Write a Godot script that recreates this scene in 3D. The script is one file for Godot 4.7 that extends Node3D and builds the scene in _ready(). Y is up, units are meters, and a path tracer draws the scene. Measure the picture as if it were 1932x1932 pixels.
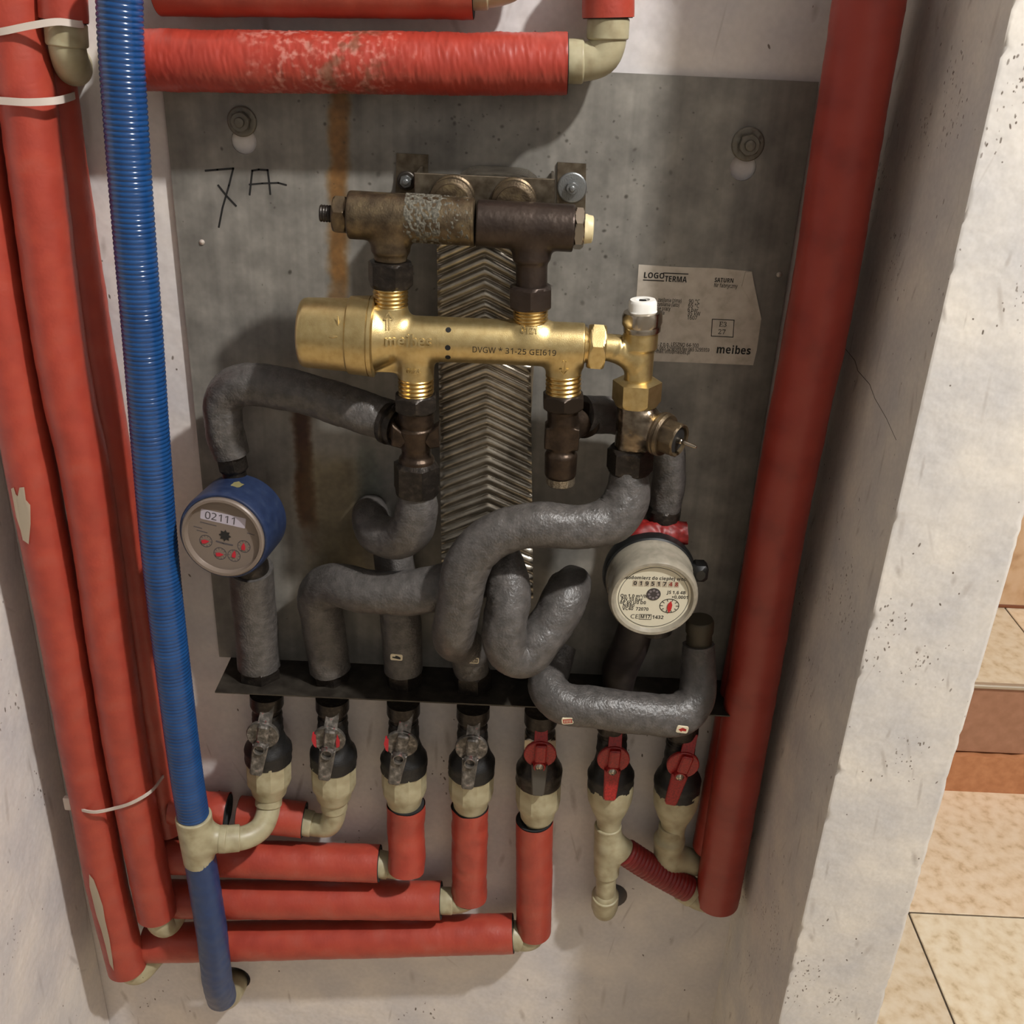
extends Node3D
# A plumbing cabinet: heat exchanger station with red insulated pipes in a plastered wall niche.

var names := {}

class MB:
	var v := PackedVector3Array()
	var n := PackedVector3Array()
	var t := PackedVector2Array()
	func tri(a: Vector3, b: Vector3, c: Vector3, ua := Vector2.ZERO, ub := Vector2.ZERO, uc := Vector2.ZERO, na := Vector3.ZERO, nb := Vector3.ZERO, nc := Vector3.ZERO) -> void:
		v.append(a); v.append(b); v.append(c)
		t.append(ua); t.append(ub); t.append(uc)
		n.append(na); n.append(nb); n.append(nc)
	func quad(a: Vector3, b: Vector3, c: Vector3, d: Vector3) -> void:
		tri(a, b, c, Vector2(0, 0), Vector2(1, 0), Vector2(1, 1)); tri(a, c, d, Vector2(0, 0), Vector2(1, 1), Vector2(0, 1))
	# rows of points, each row a ring (closed) or a line; outward = d(row) x d(next row)
	func grid(rows: Array, closed: bool, smooth: bool, uv: Array = []) -> void:
		var m: int = rows.size()
		var w: int = rows[0].size()
		var nr := []
		if smooth:
			for i in m:
				var line := PackedVector3Array()
				for j in w:
					var jl: int = (j - 1 + w) % w if closed else maxi(j - 1, 0)
					var jr: int = (j + 1) % w if closed else mini(j + 1, w - 1)
					var along: Vector3 = rows[mini(i + 1, m - 1)][j] - rows[maxi(i - 1, 0)][j]
					var across: Vector3 = rows[i][jr] - rows[i][jl]
					line.append(across.cross(along).normalized())
				nr.append(line)
		var last: int = w if closed else w - 1
		for i in m - 1:
			for j in last:
				var k: int = (j + 1) % w
				var ua := Vector2(float(j) / last, float(i) / (m - 1))
				var ub := Vector2(float(j + 1) / last, float(i) / (m - 1))
				var uc := Vector2(float(j + 1) / last, float(i + 1) / (m - 1))
				var ud := Vector2(float(j) / last, float(i + 1) / (m - 1))
				if not uv.is_empty():
					ua = Vector2(ua.x * uv[0], uv[1][i]); ub = Vector2(ub.x * uv[0], uv[1][i]); uc = Vector2(uc.x * uv[0], uv[1][i + 1]); ud = Vector2(ud.x * uv[0], uv[1][i + 1])
				if smooth:
					tri(rows[i][j], rows[i][k], rows[i + 1][k], ua, ub, uc, nr[i][j], nr[i][k], nr[i + 1][k])
					tri(rows[i][j], rows[i + 1][k], rows[i + 1][j], ua, uc, ud, nr[i][j], nr[i + 1][k], nr[i + 1][j])
				else:
					tri(rows[i][j], rows[i][k], rows[i + 1][k], ua, ub, uc)
					tri(rows[i][j], rows[i + 1][k], rows[i + 1][j], ua, uc, ud)
	func fan(ring: PackedVector3Array, c: Vector3, flip: bool) -> void:
		for j in ring.size():
			var k: int = (j + 1) % ring.size()
			if flip: tri(c, ring[k], ring[j])
			else: tri(c, ring[j], ring[k])
	func crease(limit: float) -> void:
		var key := {}
		var vid := PackedInt32Array()
		var fn := PackedVector3Array()
		var fu := PackedVector3Array()
		var count := PackedInt32Array()
		var todo := PackedInt32Array()
		for f in v.size() / 3:
			if n[f * 3] == Vector3.ZERO and n[f * 3 + 1] == Vector3.ZERO:
				todo.append(f)
		for f in todo:
			var c := (v[f * 3 + 1] - v[f * 3]).cross(v[f * 3 + 2] - v[f * 3])
			fn.append(c); fu.append(c.normalized())
			for q in 3:
				var p := (v[f * 3 + q] * 50000.0).round()
				var id: int = key.get(p, -1)
				if id < 0:
					id = count.size(); key[p] = id; count.append(0)
				vid.append(id); count[id] += 1
		var start := PackedInt32Array(); start.resize(count.size() + 1)
		for i in count.size(): start[i + 1] = start[i] + count[i]
		var fill := start.duplicate()
		var adj := PackedInt32Array(); adj.resize(vid.size())
		for i in vid.size():
			adj[fill[vid[i]]] = i / 3; fill[vid[i]] += 1
		for i in vid.size():
			var me := fu[i / 3]
			var s := Vector3.ZERO
			for a in range(start[vid[i]], start[vid[i] + 1]):
				if fu[adj[a]].dot(me) > limit: s += fn[adj[a]]
			n[todo[i / 3] * 3 + i % 3] = s.normalized() if s.length_squared() > 0.0 else Vector3.UP
	func low() -> Vector3:
		var b := AABB(v[0], Vector3.ZERO)
		for p in v: b = b.expand(p)
		return Vector3(b.get_center().x, b.position.y, b.get_center().z)
	func mesh(at: Vector3, deg := 35.0) -> ArrayMesh:
		crease(cos(deg_to_rad(deg)))
		var s := v.size()
		var vv := PackedVector3Array(); vv.resize(s)
		var nn := PackedVector3Array(); nn.resize(s)
		var tt := PackedVector2Array(); tt.resize(s)
		for f in s / 3:
			for q in 3:
				var from: int = f * 3 + [0, 2, 1][q]
				vv[f * 3 + q] = v[from] - at; nn[f * 3 + q] = n[from]; tt[f * 3 + q] = t[from]
		var a := []; a.resize(Mesh.ARRAY_MAX)
		a[Mesh.ARRAY_VERTEX] = vv; a[Mesh.ARRAY_NORMAL] = nn; a[Mesh.ARRAY_TEX_UV] = tt
		var m := ArrayMesh.new(); m.add_surface_from_arrays(Mesh.PRIMITIVE_TRIANGLES, a)
		return m

# ---------- naming and committing
func numbered(called: String) -> String:
	if not names.has(called):
		names[called] = 0
		return called
	names[called] += 1
	return "%s_%03d" % [called, names[called]]

func tag(o: Node, label: String, category: String, group := "") -> void:
	o.set_meta("label", label); o.set_meta("category", category)
	if group: o.set_meta("group", group)

func thing(called: String, label: String, category: String, at: Vector3, group := "") -> Node3D:
	var o := Node3D.new(); o.name = numbered(called); add_child(o); o.position = at
	tag(o, label, category, group)
	return o

func part(mb: MB, called: String, m: Material, parent: Node3D, label := "", deg := 35.0) -> MeshInstance3D:
	var o := MeshInstance3D.new(); o.name = called
	var at := Vector3.ZERO
	var up: Node = parent
	while up != self:
		at += up.position; up = up.get_parent()
	o.mesh = mb.mesh(at, deg); o.material_override = m
	o.cast_shadow = GeometryInstance3D.SHADOW_CASTING_SETTING_ON
	parent.add_child(o, true)
	if label: o.set_meta("label", label)
	return o

func solo(mb: MB, called: String, m: Material, label: String, category: String, group := "", deg := 35.0) -> MeshInstance3D:
	var o := MeshInstance3D.new(); o.name = numbered(called)
	o.position = mb.low(); o.mesh = mb.mesh(o.position, deg); o.material_override = m
	add_child(o)
	tag(o, label, category, group)
	return o

func struct(mb: MB, called: String, m: Material, deg := 35.0) -> MeshInstance3D:
	var o := MeshInstance3D.new(); o.name = called
	o.position = mb.low(); o.mesh = mb.mesh(o.position, deg); o.material_override = m
	add_child(o); o.set_meta("kind", "structure")
	return o

# ---------- shapes
func path(pts: Array, step: float, rad: Variant) -> Array:   # [points, tangents, radii, lengths]: an even walk along a smooth curve
	var fine := PackedVector3Array()
	var fr := PackedFloat32Array()
	var k: int = pts.size()
	for i in k - 1:
		var p0: Vector3 = pts[maxi(i - 1, 0)]
		var p1: Vector3 = pts[i]
		var p2: Vector3 = pts[i + 1]
		var p3: Vector3 = pts[mini(i + 2, k - 1)]
		var d := p1.distance_to(p2)
		var m1 := (p2 - p0) * (d / maxf(p1.distance_to(p0) + d, 1e-6)) if i > 0 else (p2 - p1)
		var m2 := (p3 - p1) * (d / maxf(p3.distance_to(p2) + d, 1e-6)) if i < k - 2 else (p2 - p1)
		for s in 24:
			var u := s / 24.0
			var a := u * u * u; var b := u * u
			fine.append(p1 * (2 * a - 3 * b + 1) + m1 * (a - 2 * b + u) + p2 * (3 * b - 2 * a) + m2 * (a - b))
			fr.append(lerpf(rad[i], rad[i + 1], u) if rad is Array else rad)
	fine.append(pts[k - 1]); fr.append(rad[k - 1] if rad is Array else rad)
	var total := 0.0
	for i in fine.size() - 1: total += fine[i].distance_to(fine[i + 1])
	var cnt := maxi(2, int(total / step))
	var P := PackedVector3Array(); var R := PackedFloat32Array(); var L := PackedFloat32Array(); var T := PackedVector3Array()
	var at := 0.0; var seg := 0
	for c in cnt + 1:
		var want := total * c / cnt
		while seg < fine.size() - 2 and at + fine[seg].distance_to(fine[seg + 1]) < want:
			at += fine[seg].distance_to(fine[seg + 1]); seg += 1
		var u := clampf((want - at) / maxf(fine[seg].distance_to(fine[seg + 1]), 1e-7), 0, 1)
		P.append(fine[seg].lerp(fine[seg + 1], u)); R.append(lerpf(fr[seg], fr[seg + 1], u)); L.append(want)
	for c in cnt + 1: T.append((P[mini(c + 1, cnt)] - P[maxi(c - 1, 0)]).normalized())
	return [P, T, R, L]

# a round bar along a path; bump(length, angle) adds to its radius; round_end closes it with domed ends
func tube(mb: MB, pts: Array, rad: Variant, segs := 28, step := 0.004, bump: Variant = null, ends := 1) -> void:
	var w := path(pts, step, rad)
	var P: PackedVector3Array = w[0]; var T: PackedVector3Array = w[1]; var R: PackedFloat32Array = w[2]; var L: PackedFloat32Array = w[3]
	var N := T[0].cross(Vector3(0.31, 0.2, 0.93)).normalized()
	var rows := []
	var vs := PackedFloat32Array()
	for i in P.size():
		N = (N - T[i] * N.dot(T[i])).normalized()
		var B := T[i].cross(N)
		var ring := PackedVector3Array()
		for j in segs:
			var f := TAU * j / segs
			var r: float = R[i] + (bump.call(L[i], f) if bump != null else 0.0)
			ring.append(P[i] + (N * cos(f) + B * sin(f)) * r)
		rows.append(ring); vs.append(L[i] / (TAU * R[0]))
	mb.grid(rows, true, true, [1.0, vs])
	if ends == 2:   # rounded over
		for e in 2:
			var i: int = 0 if e == 0 else P.size() - 1
			var out := T[i] * (-1.0 if e == 0 else 1.0)
			var dome := []
			for s in 6:
				var a := s * PI / 2 / 5.0
				var ring := PackedVector3Array()
				for j in segs: ring.append(P[i] + (rows[i][j] - P[i]) * maxf(cos(a), 0.02) + out * sin(a) * R[i] * 0.75)
				dome.append(ring)
			if e == 0: dome.reverse()
			mb.grid(dome, true, true)
	elif ends == 1:
		mb.fan(rows[0], P[0], true); mb.fan(rows[P.size() - 1], P[P.size() - 1], false)

# a turned shape from a to b; prof rows are [share of the way, radius]; ap > 0 cuts it to a prism of that apothem (a nut)
func lathe(mb: MB, a: Vector3, b: Vector3, prof: Array, ap := 0.0, sides := 6, segs := 40, spin := 0.0) -> void:
	var T := (b - a).normalized()
	var N := T.cross(Vector3(0, 0, 1) if absf(T.z) < 0.8 else Vector3(0, 1, 0)).normalized()
	var B := T.cross(N)
	var rows := []
	if ap > 0.0: segs = sides * 8
	for q in prof:
		var ring := PackedVector3Array()
		for j in segs:
			var f := TAU * j / segs
			var r: float = q[1]
			if ap > 0.0: r = minf(r, ap / cos(fposmod(f, TAU / sides) - PI / sides))
			ring.append(a.lerp(b, q[0]) + (N * cos(f + spin) + B * sin(f + spin)) * r)
		rows.append(ring)
	if T.dot(b - a) > 0: mb.grid(rows, true, false)
	if prof[0][1] > 1e-5: mb.fan(rows[0], a.lerp(b, prof[0][0]), true)
	if prof[-1][1] > 1e-5: mb.fan(rows[-1], a.lerp(b, prof[-1][0]), false)

func hexnut(mb: MB, a: Vector3, b: Vector3, ap: float, spin := 0.0, sides := 6) -> void:
	var c := minf(0.22, 0.0035 / a.distance_to(b))
	var o := ap / cos(PI / sides) * 1.001
	lathe(mb, a, b, [[0.0, ap * 0.8], [0.0, ap * 0.97], [c * 0.35, lerpf(ap * 0.97, o, 0.4)], [c * 0.7, lerpf(ap * 0.97, o, 0.75)], [c, o], [1 - c, o], [1 - c * 0.7, lerpf(ap * 0.97, o, 0.75)], [1 - c * 0.35, lerpf(ap * 0.97, o, 0.4)], [1.0, ap * 0.97], [1.0, ap * 0.8]], ap, sides, 0, spin)

func thread(mb: MB, a: Vector3, b: Vector3, r: float, turns: int) -> void:
	var prof := []
	for i in turns:
		prof.append([(i + 0.05) / turns, r * 0.93]); prof.append([(i + 0.4) / turns, r]); prof.append([(i + 0.6) / turns, r]); prof.append([(i + 0.95) / turns, r * 0.93])
	lathe(mb, a, b, prof)

func rod(mb: MB, a: Vector3, b: Vector3, r: float, bevel := 0.0008, r2 := -1.0, segs := 40) -> void:   # a cylinder with softened rims
	var l := a.distance_to(b)
	var e := r if r2 < 0 else r2
	lathe(mb, a, b, [[0.0, r - bevel], [bevel * 0.4 / l, r - bevel * 0.3], [bevel / l, r], [1 - bevel / l, e], [1 - bevel * 0.4 / l, e - bevel * 0.3], [1.0, e - bevel]], 0.0, 6, segs)

func prism(mb: MB, poly: PackedVector2Array, z0: float, z1: float, xf := Transform3D.IDENTITY, bevel := 0.0) -> void:   # an outline in x, y given depth
	var p := poly.duplicate()
	if Geometry2D.is_polygon_clockwise(p): p.reverse()
	var lay := [[z0, 0.0], [z1 - bevel, 0.0], [z1, bevel]] if bevel > 0 else [[z0, 0.0], [z1, 0.0]]
	var rows := []
	for q in lay:
		var ring := PackedVector3Array()
		for i in p.size():
			var e: Vector2 = p[i]
			if q[1] > 0:
				var d1: Vector2 = (p[i] - p[i - 1]).normalized(); var d2: Vector2 = (p[(i + 1) % p.size()] - p[i]).normalized()
				var nn: Vector2 = (Vector2(-d1.y, d1.x) + Vector2(-d2.y, d2.x))
				e += nn / maxf(nn.length_squared(), 0.6) * 2.0 * q[1]
			ring.append(xf * Vector3(e.x, e.y, q[0]))
		rows.append(ring)
	mb.grid(rows, true, false)
	var top := PackedVector2Array()
	var idx := Geometry2D.triangulate_polygon(p)
	for f in idx.size() / 3:
		var a: int = idx[f * 3]; var b: int = idx[f * 3 + 1]; var c: int = idx[f * 3 + 2]
		if (p[b] - p[a]).cross(p[c] - p[a]) < 0:
			var s := b; b = c; c = s
		var hi: PackedVector3Array = rows[-1]; var lo: PackedVector3Array = rows[0]
		mb.tri(hi[a], hi[b], hi[c], p[a], p[b], p[c]); mb.tri(lo[a], lo[c], lo[b], p[a], p[c], p[b])

func box(mb: MB, a: Vector3, b: Vector3, bevel := 0.001) -> void:
	var lo := Vector3(minf(a.x, b.x), minf(a.y, b.y), minf(a.z, b.z)); var hi := Vector3(maxf(a.x, b.x), maxf(a.y, b.y), maxf(a.z, b.z))
	var c := (lo + hi) / 2; var h := (hi - lo) / 2
	bevel = minf(bevel, minf(h.x, minf(h.y, h.z)) * 0.9)
	var rows := []
	for q in [[-h.z, bevel], [-h.z + bevel, 0.0], [h.z - bevel, 0.0], [h.z, bevel]]:
		var x: float = h.x - q[1]; var y: float = h.y - q[1]; var e := bevel
		var ring := PackedVector3Array()
		for s in [[1, 1], [-1, 1], [-1, -1], [1, -1]]:
			var p1 := Vector3(s[0] * x, s[1] * (y - e), q[0]); var p2 := Vector3(s[0] * (x - e), s[1] * y, q[0])
			if s[0] * s[1] > 0: ring.append(c + p1); ring.append(c + p2)
			else: ring.append(c + p2); ring.append(c + p1)
		rows.append(ring)
	mb.grid(rows, true, false)
	mb.fan(rows[0], c - Vector3(0, 0, h.z), true); mb.fan(rows[3], c + Vector3(0, 0, h.z), false)

func disc_poly(c: Vector2, r: float, k := 24) -> PackedVector2Array:
	var p := PackedVector2Array()
	for i in k: p.append(c + Vector2.from_angle(TAU * i / k) * r)
	return p

func round_rect(c: Vector2, w: float, h: float, r: float) -> PackedVector2Array:
	var p := PackedVector2Array()
	for q in [[1, 1, 0], [-1, 1, 1], [-1, -1, 2], [1, -1, 3]]:
		for s in 5: p.append(c + Vector2(q[0] * (w / 2 - r), q[1] * (h / 2 - r)) + Vector2.from_angle((q[2] + s / 4.0) * PI / 2) * r)
	return p

func stroke(mb: MB, pts: Array, w: float, d: float, xf := Transform3D.IDENTITY) -> void:   # a pen line with a little body
	for i in pts.size() - 1:
		var a: Vector2 = pts[i]; var b: Vector2 = pts[i + 1]
		var s := (b - a).normalized() * w / 2; var q := Vector2(-s.y, s.x)
		prism(mb, PackedVector2Array([a - s * 0.6 - q, b + s * 0.6 - q, b + s - q * 0.4, b + s + q * 0.4, b + s * 0.6 + q, a - s * 0.6 + q, a - s + q * 0.4, a - s - q * 0.4]), 0.0, d, xf)

# lettering h tall, set at xf (x along the line, z off the surface); bent round a cylinder of radius wrap whose axis is x
func letters(mb: MB, what: String, h: float, xf: Transform3D, align := 0, depth := 0.0002, wrap := 0.0, bold := false, font := "Droid Sans", squash := 1.0) -> void:
	var f := SystemFont.new(); f.font_names = PackedStringArray([font])
	if bold: f.font_weight = 700
	var m := TextMesh.new()
	m.text = what; m.font = f; m.font_size = 48; m.pixel_size = h / 34.5; m.depth = depth; m.curve_step = 4.0
	m.horizontal_alignment = [HORIZONTAL_ALIGNMENT_LEFT, HORIZONTAL_ALIGNMENT_CENTER, HORIZONTAL_ALIGNMENT_RIGHT][align]
	m.vertical_alignment = VERTICAL_ALIGNMENT_CENTER
	for s in 1:
		var a: Array = m.get_mesh_arrays()
		if a.is_empty(): continue
		var pv: PackedVector3Array = a[Mesh.ARRAY_VERTEX]; var ix: PackedInt32Array = a[Mesh.ARRAY_INDEX]
		var q := PackedVector3Array()
		for p in pv:
			var e := Vector3(p.x * squash, p.y, p.z)
			if wrap > 0.0: e = Vector3(e.x, sin(e.y / wrap) * (wrap + e.z), cos(e.y / wrap) * (wrap + e.z) - wrap)
			q.append(xf * e)
		for i in ix.size() / 3: mb.tri(q[ix[i * 3]], q[ix[i * 3 + 2]], q[ix[i * 3 + 1]])

# a casting: solids melted together. Each is ["rod", a, b, ra, rb, round] or ["ball", c, r] or ["block", Transform3D, half, round]
func field(p: Vector3, prims: Array, k: float) -> float:
	var d := 1.0
	for q in prims:
		var e: float
		if q[0] == "rod":
			var ab: Vector3 = q[2] - q[1]
			var l := ab.length()
			var u: float = (p - q[1]).dot(ab) / l
			var r := lerpf(q[3], q[4], clampf(u / l, 0, 1))
			var rho: float = (p - q[1] - ab * (u / l)).length()
			var dx: float = rho - r + q[5]; var dy: float = absf(u - l / 2) - l / 2 + q[5]
			e = minf(maxf(dx, dy), 0.0) + Vector2(maxf(dx, 0), maxf(dy, 0)).length() - q[5]
		elif q[0] == "ball":
			e = p.distance_to(q[1]) - q[2]
		else:
			var o: Vector3 = (q[1] as Transform3D).affine_inverse() * p
			o = o.abs() - q[2] + Vector3.ONE * q[3]
			e = o.max(Vector3.ZERO).length() + minf(maxf(o.x, maxf(o.y, o.z)), 0.0) - q[3]
		var h := maxf(k - absf(d - e), 0.0) / k
		d = minf(d, e) - h * h * k * 0.25
	return d

func cast(mb: MB, prims: Array, k: float, cell: float) -> void:
	var bb := AABB()
	var first := true
	for q in prims:
		var pts := []
		if q[0] == "rod":
			var r := maxf(q[3], q[4]) * Vector3.ONE
			pts = [q[1] - r, q[1] + r, q[2] - r, q[2] + r]
		elif q[0] == "ball": pts = [q[1] - Vector3.ONE * q[2], q[1] + Vector3.ONE * q[2]]
		else:
			var l: float = (q[2] as Vector3).length()
			pts = [q[1].origin - Vector3.ONE * l, q[1].origin + Vector3.ONE * l]
		for p in pts:
			if first: bb = AABB(p, Vector3.ZERO); first = false
			else: bb = bb.expand(p)
	bb = bb.grow(cell * 3)
	const S := 6
	var nb := Vector3i((bb.size / (cell * S)).ceil())
	var nx := nb.x * S + 1; var ny := nb.y * S + 1; var nz := nb.z * S + 1
	var val := PackedFloat32Array(); val.resize(nx * ny * nz); val.fill(9.0)
	var vert := PackedInt32Array(); vert.resize(nx * ny * nz); vert.fill(-1)
	var blocks := []
	for bz in nb.z:
		for by in nb.y:
			for bx in nb.x:
				var c := bb.position + (Vector3(bx, by, bz) + Vector3.ONE * 0.5) * S * cell
				if absf(field(c, prims, k)) < S * cell * 0.9 + k * 0.3:
					blocks.append(Vector3i(bx, by, bz) * S)
	for b in blocks:
		for z in S + 1:
			for y in S + 1:
				for x in S + 1:
					var i: int = (b.z + z) * nx * ny + (b.y + y) * nx + b.x + x
					if val[i] > 8.0: val[i] = field(bb.position + Vector3(b.x + x, b.y + y, b.z + z) * cell, prims, k)
	var P := PackedVector3Array(); var N := PackedVector3Array()
	var off := [0, 1, nx, nx + 1, nx * ny, nx * ny + 1, nx * ny + nx, nx * ny + nx + 1]
	for b in blocks:
		for z in S:
			for y in S:
				for x in S:
					var i: int = (b.z + z) * nx * ny + (b.y + y) * nx + b.x + x
					var g := []
					var pos := 0
					for o in off:
						g.append(val[i + o])
						if val[i + o] > 0: pos += 1
					if pos == 0 or pos == 8: continue
					var s := Vector3.ZERO; var cnt := 0
					for ed in [[0, 1], [2, 3], [4, 5], [6, 7], [0, 2], [1, 3], [4, 6], [5, 7], [0, 4], [1, 5], [2, 6], [3, 7]]:
						var u: float = g[ed[0]]; var w: float = g[ed[1]]
						if (u > 0) != (w > 0):
							var f := u / (u - w)
							s += Vector3(ed[0] & 1, (ed[0] >> 1) & 1, ed[0] >> 2).lerp(Vector3(ed[1] & 1, (ed[1] >> 1) & 1, ed[1] >> 2), f); cnt += 1
					vert[i] = P.size()
					var p: Vector3 = bb.position + (Vector3(b.x + x, b.y + y, b.z + z) + s / cnt) * cell
					P.append(p)
					var e := cell * 0.6
					N.append(Vector3(field(p + Vector3(e, 0, 0), prims, k) - field(p - Vector3(e, 0, 0), prims, k), field(p + Vector3(0, e, 0), prims, k) - field(p - Vector3(0, e, 0), prims, k), field(p + Vector3(0, 0, e), prims, k) - field(p - Vector3(0, 0, e), prims, k)).normalized())
	var stepsize := [1, nx, nx * ny]
	for b in blocks:
		for z in S:
			for y in S:
				for x in S:
					var i: int = (b.z + z) * nx * ny + (b.y + y) * nx + b.x + x
					for ax in 3:
						var u := val[i]; var w := val[i + stepsize[ax]]
						if (u > 0) == (w > 0) or u > 8.0 or w > 8.0: continue
						var d1: int = stepsize[(ax + 1) % 3]; var d2: int = stepsize[(ax + 2) % 3]
						if i - d1 - d2 < 0: continue
						var q := [vert[i - d1 - d2], vert[i - d2], vert[i], vert[i - d1]]
						if q.min() < 0: continue
						if u > 0: q.reverse()
						mb.tri(P[q[0]], P[q[1]], P[q[2]], Vector2.ZERO, Vector2.ZERO, Vector2.ZERO, N[q[0]], N[q[1]], N[q[2]])
						mb.tri(P[q[0]], P[q[2]], P[q[3]], Vector2.ZERO, Vector2.ZERO, Vector2.ZERO, N[q[0]], N[q[2]], N[q[3]])

# ---------- materials
func noise(freq: float, octaves := 4, seed_ := 1, kind := FastNoiseLite.TYPE_SIMPLEX_SMOOTH) -> FastNoiseLite:
	var n := FastNoiseLite.new(); n.noise_type = kind; n.frequency = freq; n.fractal_octaves = octaves; n.seed = seed_
	return n

func noisy(freq: float, octaves: int, seed_: int, stops: Array, size := 512, kind := FastNoiseLite.TYPE_SIMPLEX_SMOOTH) -> ImageTexture:
	var im := noise(freq, octaves, seed_, kind).get_seamless_image(size, size)
	im.convert(Image.FORMAT_L8)
	var g := Gradient.new()
	g.offsets = PackedFloat32Array(); g.colors = PackedColorArray()
	var offs := PackedFloat32Array(); var cols := PackedColorArray()
	for s in stops: offs.append(s[0]); cols.append(s[1])
	g.offsets = offs; g.colors = cols
	var table := PackedByteArray()
	for i in 256:
		var c := g.sample(i / 255.0)
		table.append(int(c.r * 255)); table.append(int(c.g * 255)); table.append(int(c.b * 255))
	var src := im.get_data()
	var out := PackedByteArray(); out.resize(size * size * 3)
	for i in size * size:
		var k := src[i] * 3
		out[i * 3] = table[k]; out[i * 3 + 1] = table[k + 1]; out[i * 3 + 2] = table[k + 2]
	return ImageTexture.create_from_image(Image.create_from_data(size, size, false, Image.FORMAT_RGB8, out))

func relief(freq: float, octaves: int, seed_: int, strength: float, size := 512, kind := FastNoiseLite.TYPE_SIMPLEX_SMOOTH) -> ImageTexture:
	var im := noise(freq, octaves, seed_, kind).get_seamless_image(size, size)
	im.convert(Image.FORMAT_RGBA8); im.bump_map_to_normal_map(strength)
	return ImageTexture.create_from_image(im)

func stuff(c: Color, rough := 0.6, metal := 0.0, tex: Texture2D = null, scale := 8.0, bump: Texture2D = null, amount := 1.0, rough_tex: Texture2D = null) -> StandardMaterial3D:
	var m := StandardMaterial3D.new()
	m.albedo_color = c; m.roughness = rough; m.metallic = metal
	m.uv1_triplanar = tex != null or bump != null or rough_tex != null; m.uv1_scale = Vector3.ONE * scale
	if tex: m.albedo_texture = tex
	if rough_tex: m.roughness_texture = rough_tex; m.roughness_texture_channel = BaseMaterial3D.TEXTURE_CHANNEL_RED
	if bump:
		m.normal_enabled = true; m.normal_texture = bump; m.normal_scale = amount
	return m

# a plate with round holes (x, y, r), sorted by x, cut through them so that each half is one outline
func holed(mb: MB, x0: float, y0: float, x1: float, y1: float, holes: Array, z0: float, z1: float) -> void:
	for half in [1.0, -1.0]:
		var p := PackedVector2Array()
		p.append(Vector2(x0, y1 if half > 0 else y0)); p.append(Vector2(x0, holes[0][1]))
		for h in holes:
			for s in 13: p.append(Vector2(h[0], h[1]) + Vector2(-cos(PI * s / 12.0), half * sin(PI * s / 12.0)) * h[2])
		p.append(Vector2(x1, holes[-1][1])); p.append(Vector2(x1, y1 if half > 0 else y0))
		prism(mb, p, z0, z1)

func planar(m: StandardMaterial3D, x0: float, y0: float, x1: float, y1: float) -> StandardMaterial3D:
	m.uv1_scale = Vector3(1.0 / (x1 - x0), -1.0 / (y1 - y0), 1); m.uv1_offset = Vector3(-x0 / (x1 - x0), y1 / (y1 - y0), 0)
	return m

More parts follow.
